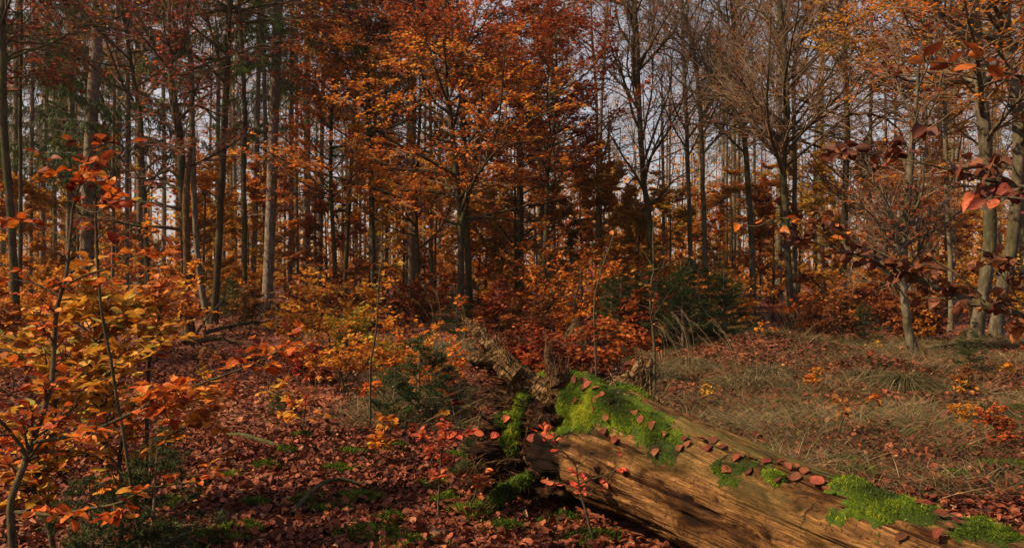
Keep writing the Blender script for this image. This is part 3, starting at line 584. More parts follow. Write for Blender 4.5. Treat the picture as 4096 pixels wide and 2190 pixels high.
        per = 26; par = np.repeat(np.arange(len(p2)), per); x = r.rand(len(par))*2.99; i = x.astype(int); f = (x-i)[:, None]
        p = p2[par, i]*(1-f)+p2[par, i+1]*f; d = unit(p2[par, i+1]-p2[par, i])*.7+r.randn(len(par), 3)*.5-Z3*.45
        cr.append(blade_chunk(p, d, r.randn(len(par), 3)*.2-Z3*.2, .10+.14*r.rand(len(par)), .016+.016*r.rand(len(par)), np.clip(.45+.9*(fbm(p*.6, 2)-.5)+.2*r.randn(len(par)), 0, 1), mat=1, K=1))
    mats = [M['twig'], M[leaf] if leaf else M['twig']]
    if top:                                                                   # the upper crown has turned a different colour
        mats.append(M[top[0]])
        for c in cr:
            if np.ndim(c['m']) == 0 and c['m'] == 1:
                fc = c['v'][c['f']].mean(1); c['m'] = np.where(fc[:, 2]+3*(fbm(fc*.5, 2)-.5) > top[1], 2, 1)
    a = build('trunk', shift(ch, loc), bark, root)
    b = build('crown', shift(cr, loc), mats, root)
    KIDS[root.name] = [a, b]
    return root

def up_px(d, pts, bu=None):
    """trunk drawn in the photograph from its foot upwards, at its own distance d"""
    w = [P(u, v, d) for u, v in pts]
    b = w[0] if bu is None else P(bu, VC, d)
    g = float(ground(b[0], b[1])); foot = np.array([b[0], d, g-.06])
    return [foot]+[q for q in w if q[2] > g+.35]
# ------------------------------------------------------------------ the trees one can tell apart
def lim(d, pts, w0, w1, dd=0.):
    n = len(pts); return ([P(u, v, d+dd*k/(n-1)) for k, (u, v) in enumerate(pts)], w0/2*d/F, w1/2*d/F)
G1 = 'tall trunks standing in the wood'
TREES = [
 # name, label, d, px width, foot u, pts up, kind, H, leaf, bark, extra
 ('spruce_tree', 'thick grey-brown spruce trunk rising straight behind the upper leaves of the orange sapling', 26, 13.2, 86, [(88.5,187),(93,95),(98,0)], 'spruce', 27, 'needle_far', 'spruce', dict(low=.55)),
 ('beech_tree', 'dark mossy trunk at the very left edge of the photo, curving at its foot', 17, 8, 17, [(13,245),(8,200),(3,130),(2,60),(4,0)], 'pole', 17, 'red', 'dark_bark', {}),
 ('spruce_tree', 'grey spruce trunk just right of the dark curved trunk at the left edge', 28, 7, 12, [(13,220),(16,130),(17,60),(19,0)], 'spruce', 24, 'needle_far', 'spruce', dict(low=.36)),
 ('spruce_tree', 'spruce with green boughs hanging low, behind the dark curved trunk at the left edge', 25, 4.6, 30, [(31,200),(32,100),(33,0)], 'spruce', 20, 'needle', 'spruce', dict(low=.16, dens=1.0)),
 ('spruce_tree', 'spruce with green boughs filling the gap right of the thickest trunk', 29, 4.4, 127, [(127,200),(128,100),(128,0)], 'spruce', 21, 'needle', 'spruce', dict(low=.24, dens=1.1)),
 ('beech_tree', 'thin near-black trunk between the grey spruce and the left group of poles', 21, 4, 19, [(20,200),(21,120),(21,40),(20,0)], 'pole', 18, 'red', 'dark_bark', {}),
 ('spruce_tree', 'slim spruce with drooping green boughs low on its stem, left of the thickest trunk', 30, 5, 42, [(43,190),(46,110),(48,0)], 'spruce', 22, 'needle', 'spruce', dict(low=.18, dens=1.2)),
 ('spruce_tree', 'green-hung spruce directly left of the thickest trunk', 31, 5.4, 68, [(69,200),(71,120),(74,0)], 'spruce', 24, 'needle', 'spruce', dict(low=.22, dens=1.3)),
 ('beech_tree', 'thin straight stem right beside the thickest spruce trunk', 27, 3.4, 113, [(114,180),(115,90),(117,0)], 'pole', 19, 'rust', 'beech', {}),
 ('beech_tree', 'dark leaning stem with a bend, between the thickest trunk and the forked tree', 20, 4.6, 150, [(147,262),(144,178),(141,122),(136,95),(129,54),(123,18),(121,0)], 'sparse', 14, 'rust', 'dark_bark', dict(low=.42, limbs=[(20, [(133,100),(124,85),(117,70),(108,45),(103,34)], 3.2, 1.4)])),
 ('forked_beech', 'dark mossy beech that forks into two wide arms above a stub', 17.4, 9.6, 189, [(188.6,300),(186.6,256),(184.5,200),(181.5,140),(175,95),(172,60)], 'sparse', 8.0, 'copper', 'dark_bark',
   dict(low=.3, dens=.7, limbs=[(17.4, [(172,62),(160,49),(148,33),(138,17),(125,3),(112,-14)], 5, 2), (17.4, [(173,60),(181,52),(185,35),(186,20),(188,0),(190,-30)], 5.5, 3), (17.4, [(172,60),(178,42),(173,22),(163,4),(158,-20)], 5, 2.5), (17.4, [(179,96),(192,91),(205,88),(216,84)], 2.4, 1), (17.4, [(182,75),(200,66),(222,58),(246,50),(262,44),(285,40)], 3, 1.2), (17.4, [(178,178),(170,170),(160,173),(150,179),(140,178),(134,170)], 3.2, 1.3)])),
 ('beech_tree', 'grey-green stem close behind the forked beech', 22, 6, 208, [(204,300),(198,256),(195,200),(193,130),(191,60),(184,15),(182,0)], 'pole', 19, 'rust', 'beech', {}),
 ('beech_tree', 'mossy beech trunk leaning slightly right, right of the forked beech', 22, 7.2, 213, [(214,322),(219,250),(222,190),(225,120),(227,70),(229,10),(230,0)], 'sparse', 19, 'orange', 'dark_bark', dict(low=.4)),
 ('beech_tree', 'black thin trunk with a kinked top next to the mossy leaning beech', 21.5, 5, 244.5, [(244.5,320),(244,230),(243,160),(244,120),(243,75),(241,30),(240,0)], 'pole', 16, 'copper', 'dark_bark', dict(limbs=[(21.5, [(243,138),(252,135),(262,132),(272,131)], 2.5, 1), (21.5, [(245,60),(255,50),(258,35)], 2, 1)])),
 ('spruce_tree', 'grey spruce pole immediately left of the pale tall spruce', 31, 5.4, 251, [(252,300),(256,200),(258,100),(260,0)], 'spruce', 25, 'needle_far', 'spruce', dict(low=.40)),
 ('spruce_tree', 'pale tall spruce trunk, the thickest in the left half after the one by the sapling', 23.5, 10.5, 266, [(266,318),(270,230),(273,150),(276,60),(278,0)], 'spruce', 26, 'needle', 'spruce', dict(low=.32)),
 ('spruce_tree', 'dark grey trunk right of the pale tall spruce', 33, 5, 289.5, [(290,300),(291,200),(291,100),(292,0)], 'spruce', 23, 'needle', 'spruce', dict(low=.28, dens=1.2)),
 ('spruce_tree', 'slender grey trunk in front of the orange haze left of centre', 34, 5, 320, [(320,290),(321,190),(323,90),(325,0)], 'spruce', 24, 'needle_far', 'spruce', dict(low=.42)),
 ('beech_tree', 'dark beech that splits into a small Y high up, left of the copper crowns', 24, 4.6, 335.5, [(335,284),(332,210),(331,187),(331,140),(333,105)], 'leafy', 9.5, 'orange', 'dark_bark', dict(low=.3, dens=.9, lsize=.075, limbs=[(24, [(333,106),(336,85),(337,60),(340,20)], 4, 2), (24, [(332,110),(322,100),(312,92)], 2, 1), (24, [(331,155),(345,156),(358,156)], 2, .8)])),
 ('beech_tree', 'black trunk with a sunlit left edge above the yellow saplings', 24, 6, 375.5, [(375,315),(373,250),(371.5,195),(369,140),(367,80),(366,0)], 'leafy', 13, 'orange', 'dark_bark', dict(low=.42, lsize=.075, top=('red', 8.))),
 ('spruce_tree', 'broad grey spruce trunk standing alone in the bright gap left of centre', 30.5, 8, 411.5, [(411.5,300),(412,210),(413,100),(414,0)], 'spruce', 27, 'needle_far', 'spruce', dict(low=.55)),
 ('spruce_tree', 'thin spruce pole touching the broad grey one on its sunlit side', 36, 4, 406.5, [(406.5,280),(407,200),(408,90),(408,0)], 'spruce', 23, 'needle_far', 'spruce', dict(low=.5)),
 ('spruce_tree', 'grey pole seen through the red leaves left of the great orange beech', 38, 3.6, 424, [(424,280),(424,200),(425,90),(426,0)], 'spruce', 24, 'needle_far', 'spruce', dict(low=.52)),
 ('orange_beech', 'great orange beech with a dark forked trunk and the widest leafy crown, at the centre', 18.5, 7.4, 461, [(461,284),(460.5,223),(456,190),(453,150),(449,110),(446,80),(447,60)], 'leafy', 10.8, 'orange', 'dark_bark',
   dict(low=.20, dens=1.15, lsize=.074, tint=.60, Lmul=1.2, top=('red', 6.0), limbs=[(18.5, [(461,224),(470,190),(477,150),(479,120),(482,90),(486,50)], 6, 2.5), (18.5, [(447,126),(440,115),(425,105),(412,100),(395,90),(380,80)], 3, 1.2), (18.5, [(476,146),(495,142),(520,140),(545,139)], 2.6, 1), (18.5, [(453,180),(435,172),(410,170),(388,168)], 2.6, 1), (18.5, [(449,128),(458,118),(470,110)], 3, 1.2), (18.5, [(447,62),(455,45),(462,20),(468,-10)], 3.5, 1.5), (18.5, [(461,218),(485,217),(510,220),(530,226)], 2.5, 1)])),
 ('copper_beech', 'copper-red beech whose dark crown fills the top centre', 24, 7, 470, [(468,270),(466,200),(463,120),(460,60),(458,0)], 'leafy', 11.8, 'red', 'dark_bark', dict(low=.45, dens=1.25, lsize=.085, tint=.32, Lmul=1.25)),
 ('copper_beech', 'red-brown beech leaning right, its crown right of the great orange beech', 21, 5.5, 543, [(544,260),(546,200),(548,160),(553,120),(556,80)], 'leafy', 8.6, 'red', 'dark_bark', dict(low=.3, dens=1.3, lsize=.08, tint=.5, Lmul=1.2, limbs=[(21, [(546,170),(560,160),(575,150),(590,146)], 3, 1.2), (21, [(545,165),(536,155),(530,140),(533,125)], 3, 1.2)])),
 ('orange_beech', 'low orange-brown beech filling the gap between the great beech and the bare crowns', 26, 4.5, 520, [(520,270),(521,210),(519,150),(522,100)], 'leafy', 9.2, 'orange', 'dark_bark', dict(low=.2, dens=1.5, lsize=.085, tint=.42, Lmul=1.3)),
 ('orange_beech', 'orange beech with a thin stem left of the great beech', 25, 4, 418, [(418,270),(416,210),(418,150),(420,110)], 'leafy', 9.0, 'orange', 'dark_bark', dict(low=.22, dens=1.3, lsize=.08, tint=.6, Lmul=1.25, top=('red', 7.0))),
 ('copper_beech', 'dark red beech crown at the top left of centre', 27, 4.5, 345, [(346,270),(350,200),(352,140),(356,80)], 'leafy', 11.5, 'red', 'dark_bark', dict(low=.5, dens=1.2, lsize=.09, tint=.4, Lmul=1.1)),
 ('copper_beech', 'dark red beech whose crown hangs into the top left corner', 19, 5, -20, [(-20,260),(-15,150),(-5,60)], 'leafy', 11, 'red', 'dark_bark', dict(low=.5, dens=1.0, lsize=.08, tint=.35, Lmul=1.2)),
 ('beech_tree', 'left stem of the close pair right of the copper crowns', 30, 3.6, 597, [(597,265),(597,190),(596,100),(592,40)], 'sparse', 15, 'orange', 'beech', dict(low=.35)),
 ('beech_tree', 'right stem of the close pair right of the copper crowns', 29, 4, 601, [(601,265),(601,190),(602,110),(606,40)], 'sparse', 15, 'orange', 'beech', dict(low=.35)),
 ('bare_beech', 'beech with a nearly bare fan of branches, first of the bare crowns from the centre', 23, 6.2, 652, [(651,290),(650,236),(648,205),(644,175),(640,110),(638,60),(636,20),(634,0)], 'bare', 17, 'rust', 'dark_bark', dict(low=.34, limbs=[(23, [(640,112),(630,95),(622,75),(612,50),(604,20)], 3, 1.2), (23, [(638,70),(648,50),(655,20),(660,-10)], 3, 1.2), (23, [(648,205),(660,195),(672,180),(690,170)], 2.5, 1)])),
 ('bare_beech', 'straight beech with ascending bare limbs, second from the centre', 25, 5.2, 706, [(705,275),(703,190),(700,110),(694,60),(685,20),(680,0)], 'bare', 18, 'rust', 'beech', dict(low=.3)),
 ('bare_beech', 'slim beech paired with the straight one, on its left', 27, 4.6, 692, [(691,275),(689,190),(686,120),(683,60),(681,0)], 'bare', 18, 'rust', 'beech', dict(low=.3)),
 ('bare_beech', 'beech with a sunlit yellow-grey left flank', 24, 6, 754, [(754,314),(752,240),(749,187),(745,140),(740,95),(735,40),(733,0)], 'bare', 16, 'rust', 'pale_beech', dict(low=.32)),
 ('bare_beech', 'dark beech with a long arching second stem, the boldest of the bare crowns', 20.5, 7, 791, [(791,300),(788,240),(785,187),(784,165),(786,130),(786,110),(783,50),(779,0)], 'bare', 16, 'rust', 'dark_bark',
   dict(low=.34, limbs=[(20.5, [(784,166),(776,155),(765,142),(757,128),(754,110),(746,90),(735,78),(725,68)], 4, 1.5), (20.5, [(783,162),(772,140),(760,115),(752,95),(746,70)], 3, 1.2), (20.5, [(782,50),(775,28),(765,15),(750,5)], 3, 1.2), (20.5, [(786,60),(800,40),(808,10)], 2.5, 1.2)])),
 ('beech_tree', 'brown stem just right of the boldest bare beech', 25, 5, 795, [(795,290),(794,220),(794,160),(793,100),(795,60),(803,20),(808,0)], 'bare', 17, 'rust', 'beech', dict(low=.3)),
 ('beech_tree', 'dark ridged trunk with a side limb, between the bare crowns and right-hand beeches', 22, 6.4, 843, [(844,260),(846,190),(848,120),(846,70),(844,30),(841,0)], 'sparse', 17, 'rust', 'dark_bark', dict(low=.3, dens=1.2, limbs=[(22, [(849,60),(857,40),(866,25),(874,12)], 3, 1.4), (22, [(841,102),(836,93),(828,89),(820,90)], 2.5, 1)])),
 ('bent_beech', 'small bent beech with a bare twiggy top, its foot lit by the sun', 13.7, 8.4, 916, [(914,345),(908,325),(905,300),(904,284),(905,255),(905,235)], 'bare', 5.6, 'rust', 'pale_beech',
   dict(low=.35, dens=.75, Lmul=1.15, limbs=[(13.7, [(904,290),(895,287),(885,283),(870,281),(855,280)], 3, 1), (13.7, [(905,238),(897,222),(888,205),(880,190),(868,172),(858,160)], 4, 1), (13.7, [(905,238),(911,215),(917,195),(921,170),(926,140)], 4, 1.2), (13.7, [(906,245),(921,236),(938,228),(952,218),(966,205)], 3.5, 1), (13.7, [(904,250),(893,240),(880,232),(866,212),(850,196)], 3, 1)])),
 ('beech_tree', 'big pale grey beech with a mossy bole, thickest trunk on the right', 15.8, 12.5, 975, [(977,330),(981,300),(987,270),(990,250),(990,225),(986,187),(984,136),(980,90),(978,68),(975,30),(972,0)], 'sparse', 19, 'orange', 'pale_beech', dict(low=.40, dens=.45, taper=.25, Lmul=.6)),
 ('beech_tree', 'two-toned beech trunk, sunlit left and black right, beside the big pale beech', 16.5, 12.5, 995, [(1000,300),(1012,240),(1017,180),(1018,122),(1012,80),(1006,41),(1005,0)], 'leafy', 18, 'orange', 'pale_beech', dict(low=.30, dens=.8, taper=.25, lsize=.075, Lmul=.75)),
 ('orange_beech', 'orange beech with light leaves hanging in the top right corner', 19, 5, 950, [(950,270),(945,190),(942,100),(938,40)], 'leafy', 11.5, 'orange', 'beech', dict(low=.42, dens=1.1, lsize=.075, tint=.62, Lmul=1.2)),
 ('beech_tree', 'straight grey stem behind the bent beech, left of the big pale trunk', 27, 5, 948, [(948,280),(946,200),(940,120),(938,60),(936,0)], 'sparse', 16, 'rust', 'beech', dict(low=.22)),
 ('beech_tree', 'slender stem right of the bent beech top', 29, 4.4, 930, [(930,270),(928,190),(925,110),(920,0)], 'sparse', 15, 'orange', 'beech', dict(low=.22)),
 ('beech_tree', 'brown-leaved beech behind the bent beech on its left', 24, 4.4, 872, [(872,270),(870,190),(872,110),(874,50)], 'sparse', 12, 'orange', 'beech', dict(low=.22, dens=1.3)),
 ('beech_tree', 'trunk at the right edge of the photo', 21, 6, 1022, [(1022,280),(1024,190),(1024,90),(1022,0)], 'leafy', 15, 'orange', 'beech', dict(low=.3, dens=.9, lsize=.08)),
]
for k, (nm, lab, d, w, fu, pts, kind, H, leaf, bark, kw) in enumerate(TREES):
    kw = dict(kw); lb = kw.pop('limbs', []); limbs = [lim(*l) for l in lb]
    tree(nm, lab, 'tree', up_px(d, pts, fu), w/2*d/F, H, kind, leaf, 100+k, M[bark], limbs=limbs, **kw)
# the broken snag leaning on the forked beech
sn = thing('broken_snag', 'pale broken snag leaning against the forked beech, snapped off at the top', 'dead tree', P(189, 340, 17.2))
q = smooth_poly([P(189,342,17.2), P(187,260,17.15), (P(186,205,17.1)), P(188,170,17.1), P(192.5,129,17.1)], 24)
build('trunk', shift([tube_chunk(q[None], np.interp(np.linspace(0, 1, 24), [0, .9, 1], [.085, .06, .012])[None]*(1+.06*np.random.RandomState(3).randn(24)), 9)], P(189,340,17.2)), M['root'], sn)

# ------------------------------------------------------------------ the rest of the wood: kinds built once, copied as individuals
def proto(nm, lab, kind, H, rb, leaf, bark, seed, group, **kw):
    t = tree(nm, lab, 'tree', [np.array([0, 0, -.1]), np.array([.05, 0, H*.3]), np.array([.0, .08, H*.7])], rb, H, kind, leaf, seed, M[bark], group=group, **kw)
    return t
GB, GO, GS, GP, GU = 'bare beeches far back in the wood', 'autumn beeches far back in the wood', 'spruces far back in the wood', 'thin poles far back in the wood', 'young orange beeches under the tall trees'
PROTO = dict(
 bare=[proto('bare_beech', 'tall bare beech among many similar ones deep in the wood', 'bare', h, rb, 'rust', 'beech', 300+i, GB, low=.32, dens=.75) for i, (h, rb) in enumerate([(22, .19), (19, .15), (24, .21)])],
 leafy=[proto('autumn_beech', 'tall autumn beech with sparse rusty leaves deep in the wood', 'sparse', h, rb, lf, 'beech', 320+i, GO, low=.2, dens=1.1, lsize=.11) for i, (h, rb, lf) in enumerate([(15, .14, 'orange'), (17, .16, 'orange'), (14, .12, 'rust')])],
 pole=[proto('woodland_pole', 'thin straight young trunk deep in the wood', 'pole', h, rb, 'orange', bk, 340+i, GP, low=.35, lsize=.11) for i, (h, rb, bk) in enumerate([(15, .085, 'beech'), (17, .10, 'pale_beech'), (13, .07, 'dark_bark')])],
 spruce=[proto('spruce_tree', 'tall dark spruce deep in the wood', 'spruce', h, rb, 'needle_far', 'spruce', 360+i, GS, low=lo) for i, (h, rb, lo) in enumerate([(24, .19, .35), (21, .16, .22)])],
 under=[proto('young_beech', 'low orange young beech growing under the tall trees', 'leafy', h, rb, lf, 'dark_bark', 380+i, GU, low=.1, dens=.62, lsize=.10, tint=ti, Lmul=1.2) for i, (h, rb, lf, ti) in enumerate([(5.5, .045, 'orange', .55), (4.4, .04, 'orange', .4), (6.0, .05, 'orange', .7), (5.0, .04, 'orange', .62), (4.0, .035, 'yellow', .4)])])
for v in PROTO.values():
    for o in v: o.location = (0, -400, 0)
rr = np.random.RandomState(77)
USED = []
def place(kind, x, y, sc=1.0, label=None):
    lst = PROTO[kind]; o = lst[rr.randint(len(lst))]; loc = (x, y, float(ground(x, y)))
    s = sc*(.85+.3*rr.rand())
    if o.location.y < -300: o.location = loc; o.scale = (s, s, s); o.rotation_euler = (0, 0, rr.rand()*6.28)
    else: dup(o, loc, rr.rand()*6.28, s)
def scatter(kind, n, d0, d1, u0, u1, mind, sc=1.0, pw=1.0):
    k = 0; tries = 0
    while k < n and tries < n*60:
        tries += 1; d = math.sqrt(d0*d0+(d1*d1-d0*d0)*rr.rand()**pw); u = u0+(u1-u0)*rr.rand(); x = (u-512)/F*d
        if any((x-a)**2+(d-b)**2 < mind**2 for a, b in USED): continue
        USED.append((x, d)); place(kind, x, d, sc); k += 1
scatter('spruce', 13, 36, 75, -60, 430, 2.2)
scatter('pole', 32, 30, 80, -60, 430, 1.3)
scatter('leafy', 14, 34, 75, -80, 560, 2.2)
scatter('bare', 12, 40, 85, -60, 430, 2.4)
scatter('bare', 14, 40, 90, 520, 1100, 3)
scatter('pole', 44, 28, 80, 430, 1100, 1.3)
scatter('leafy', 8, 40, 80, 700, 1100, 2.2)
scatter('spruce', 2, 60, 80, 520, 1100, 2.0)
scatter('under', 72, 24, 68, -60, 640, 1.2)
scatter('under', 42, 24, 66, 560, 1090, 1.2)
for x, y, kd in [(-32, 4, 'bare'), (-24, 8, 'spruce')]: place(kd, x, y)  # unseen trees left of the view, added to shade and break up the sunlight

# ---- the far edge of the wood, which reads as one brown mass
def far_wood():
    r = np.random.RandomState(44); ch = []
    n = 420; d = 82+55*r.rand(n); u = -120+1270*r.rand(n); x = (u-512)/F*d; z = ground(x, d); h = 9+12*r.rand(n)
    s = np.linspace(0, 1, 6); pts = np.stack([x[:, None]+r.randn(n, 6)*.12, d[:, None]+r.randn(n, 6)*.12, z[:, None]+h[:, None]*s[None]-.1], -1)
    ch.append(tube_chunk(pts, (.07+.14*r.rand(n))[:, None]*np.linspace(1, .35, 6)[None], 6))
    p2, r2, _, _ = spawn(r, pts, np.full((n, 6), .08), n*9, .25, 1., .8, .25, lambda t, q: (1.2+2.2*q.rand(len(t)))*(1.2-.7*t), 5, up=.4, wig=.12, ratio=.5, minr=.018)
    p3, r3, _, _ = spawn(r, p2, r2, n*30, .2, 1., .7, .25, lambda t, q: .5+.9*q.rand(len(t)), 3, up=.2, wig=.12, ratio=.6, minr=.010)
    ch += [tube_chunk(p2, r2, 3), tube_chunk(p3, r3, 3)]
    n = 125000; d = 70+64*r.rand(n); u = -140+1310*r.rand(n); x = (u-512)/F*d; z = ground(x, d)+15*r.rand(n)**1.8
    dens = n2(x, d, .09, 2, 5.)+.5*(fbm(np.stack([x*.25, d*.25, z*.4], -1), 2)-.5)-.02*z; k = dens > .30; x, d, z = x[k], d[k], z[k]; n = len(x); pos = np.stack([x, d, z], -1)
    ang = r.rand(n)*6.283; ax = np.stack([np.cos(ang), np.sin(ang), r.randn(n)*.3-.2], -1)
    ch.append(leaf_chunk(pos, ax, Z3+r.randn(n, 3)*.5, .30+.3*r.rand(n), np.clip(.6+.8*(n2(x, d, .06, 2)-.5)+.22*r.randn(n), 0, 1), 'dia', mat=1))
    o = build('distant_woodland', ch, [M['twig'], M['orange']]); o['kind'] = 'stuff'
far_wood()
# ------------------------------------------------------------------ saplings, shrubs, near branches
def twigs_with_leaves(r, stems, rads, n2, n3, len2, len3, per, lsize, kind, tint, flat=.85, up=.12, wig=.12, droop=.12, tilt=.35, t0=.2, leafstem=True):
    """side shoots and their leaves on hand-placed or grown stems (N,K,3)"""
    p2, r2, _, _ = spawn(r, stems, rads, n2, t0, 1., .85, .22, lambda t, q: len2*(1.15-.75*t)*(.5+.8*q.rand(len(t))), 6, up=up, wig=wig, ratio=.6, flat=flat, minr=.0014)
    p3, r3, _, _ = spawn(r, p2, r2, n3, .2, 1., .75, .2, lambda t, q: len3*(.5+.8*q.rand(len(t))), 4, up=up*.5, wig=wig, ratio=.6, flat=.8, minr=.001)
    ch = [tube_chunk(p2, r2, 5), tube_chunk(p3, r3, 4)]
    lv = [leaf_spray(r, p3, per, lsize, 0, droop, kind, tint, .01, tilt), leaf_spray(r, p2, max(1, per-1), lsize, 0, droop, kind, tint, .01, tilt)]
    return ch, lv
def shrub(name, label, cat, h, seed, leaf, tint, n=9, lsize=.07, kind='fold', spread=.5, group=None, loc=(0, 0, 0), dens=1., stems=3, tilt=.4, droop=.12, per=4):
    r = np.random.RandomState(seed); root = thing(name, label, cat, loc, group)
    st = np.zeros((stems, 10, 3)); d = unit(np.stack([r.randn(stems)*.25, r.randn(stems)*.25, np.ones(stems)], -1))
    for k in range(1, 10): d = unit(d+r.randn(stems, 3)*[.13, .13, .03]); st[:, k] = st[:, k-1]+d*h*(.75+.25*np.arange(stems)[:, None]/max(1, stems-1))/9
    sr = (.004+.006*h)*np.linspace(1, .3, 10)[None]*np.ones((stems, 1))
    n1 = int(n*stems*dens)
    p1, r1, _, _ = spawn(r, st, sr, n1, .12, 1., 1.1, .2, lambda t, q: spread*h*(1.05-.7*t)*(.5+.7*q.rand(len(t))), 6, up=.3, wig=.12, ratio=.6, minr=.0018)
    ch, lv = twigs_with_leaves(r, p1, r1, int(n1*4), int(n1*8), .22*h*spread*2, .10*h, per, lsize, kind, tint, tilt=tilt, droop=droop)
    a = build('stem', [tube_chunk(st, sr, 7), tube_chunk(p1, r1, 5)]+ch, M['sapling'], root); b = build('leaves', lv, M[leaf], root); KIDS[root.name] = [a, b]
    return root
def drawn(name, label, cat, d, lines, leaf, tint, seed, n2, n3, len2=.22, len3=.09, per=4, lsize=.07, kind='near', dd=None, flat=.9, droop=.12, tilt=.35, bark='sapling', up=.12, wmin=0., loc=None, t0=.15, only=None):
    """sapling or branch whose stems follow the photograph, standing at distance d; lines: [(pts (u,v) or (u,v,depth), px w0, px w1)]"""
    r = np.random.RandomState(seed); st, sr = [], []
    for pts, w0, w1 in lines:
        w = [P(p[0], p[1], p[2] if len(p) > 2 else d) for p in pts]; q = trunk_line(w, 26, r, .0016); st.append(q); sr.append(np.maximum(np.linspace(w0, w1, 26)/2*d/F, .0008))
    base = st[0][0].copy(); g = float(ground(base[0], base[1]))
    if loc == 'ground' and base[2] > g: st[0] = np.concatenate([np.array([[base[0], base[1], g-.03]]), st[0][1:]]); base = st[0][0]
    root = thing(name, label, cat, base)
    S, R_ = np.array(st), np.array(sr); use = S if only is None else S[only]; ur = R_ if only is None else R_[only]
    ch, lv = twigs_with_leaves(r, use, ur, n2, n3, len2, len3, per, lsize, kind, tint, flat=flat, droop=droop, tilt=tilt, t0=t0, up=up)
    a = build('stem', shift([tube_chunk(S, R_, 9)]+ch, base), M[bark], root); b = build('leaves', shift(lv, base), M[leaf], root); KIDS[root.name] = [a, b]
    return root
# the orange beech sapling at the left
drawn('beech_sapling', 'tall beech sapling with a curved stem and orange and yellow leaves at the left edge', 'sapling', 3.3,
      [([(16,560,3.2),(12,525,3.2),(12,500,3.2),(24,469,3.25),(33,442,3.3),(48,400,3.3),(53,374,3.35),(56,330,3.4),(60,297,3.4),(66,280,3.4),(70,245,3.45),(74,209,3.5),(82,180,3.5),(91,150,3.5)], 8, 1.8),
       ([(33,442,3.3),(68,436,3.2),(95,429,3.1),(136,410,3.1),(163,397,3.1),(204,382,3.1),(255,363,3.1),(279,349,3.1),(313,330,3.1)], 4, 1),
       ([(13,511,3.2),(54,514,3.1),(88,508,3.05),(116,503,3.0),(150,488,3.0),(197,481,3.0)], 4, 1),
       ([(66,285,3.4),(87,274,3.3),(109,268,3.3),(125,258,3.3),(140,246,3.3)], 2.5, .8), ([(28,455,3.25),(10,430,3.2),(-8,412,3.1),(-25,405,3.1)], 4, 1.2),
       ([(70,245,3.45),(55,232,3.5),(40,226,3.5),(25,222,3.5)], 2, .8), ([(76,205,3.5),(95,212,3.4),(110,205,3.4),(128,198,3.4)], 2, .8), ([(60,297,3.4),(40,285,3.4),(20,280,3.4),(0,278,3.4)], 2.5, .8)],
      'orange_near', .50, 501, 90, 170, .20, .085, 3, .050, 'near')
drawn('beech_sapling', 'second stem of beech with yellow leaves, standing behind the curved sapling', 'sapling', 3.9,
      [([(60,600),(48,520),(34,490),(40,460),(52,430),(55,405),(50,380),(45,350)], 6, 1.5), ([(52,430),(80,400),(110,370),(140,350),(165,340)], 3, 1), ([(50,380),(30,360),(10,350),(-15,345)], 2.5, 1)],
      'yellow_near', .52, 502, 64, 120, .24, .1, 3, .064, 'near', loc='ground')
drawn('beech_sapling', 'bushy beech sapling with yellow-green leaves between the left edge and the forked beech', 'sapling', 4.6,
      [([(110,520),(105,440),(98,380),(95,330),(92,300),(90,280)], 5, 1.2), ([(100,400),(70,370),(40,350),(10,340)], 3, 1), ([(98,380),(125,355),(150,340),(170,330)], 3, 1), ([(95,335),(70,320),(40,312)], 2, 1), ([(96,340),(120,318),(140,308)], 2, 1)],
      'yellow_near', .58, 503, 130, 320, .28, .12, 3, .066, 'near', loc='ground')
drawn('beech_sapling', 'low beech sapling with yellow and orange leaves hanging over the leaf litter at the left', 'sapling', 4.0,
      [([(120,560),(122,500),(118,460),(125,430),(135,400)], 5, 1.5), ([(120,480),(150,450),(180,430),(205,422)], 2.5, 1), ([(120,470),(90,455),(60,450),(30,446)], 2.5, 1), ([(122,440),(150,415),(185,402),(215,396)], 2.5, 1)],
      'orange_near', .72, 504, 60, 110, .24, .1, 3, .064, 'near', loc='ground')
drawn('red_sapling', 'thin sapling with bright red leaves in front of the forked beech', 'sapling', 4.8,
      [([(146,440),(150,360),(156,330),(160,308),(158,298),(165,275),(172,258)], 4, 1), ([(160,306),(175,300),(188,295)], 1.6, .8), ([(158,298),(150,288),(142,280)], 1.6, .8), ([(155,334),(140,325),(128,318)], 1.6, .8)],
      'coral_near', .62, 505, 26, 36, .14, .07, 3, .075, 'near', loc='ground')
drawn('red_sapling', 'dark red leafy twig rising above the orange sapling toward the thickest trunk', 'sapling', 3.7,
      [([(150,600),(128,470),(112,380),(100,300),(96,240),(95,200),(97,170),(99,140)], 4, 1), ([(96,200),(108,180),(118,160),(126,145)], 1.4, .7), ([(96,215),(80,195),(68,180),(55,170)], 1.4, .7), ([(97,240),(115,220),(132,208)], 1.4, .7)],
      'red_near', .45, 506, 20, 16, .20, .08, 2, .064, 'near', loc='ground', t0=.6)
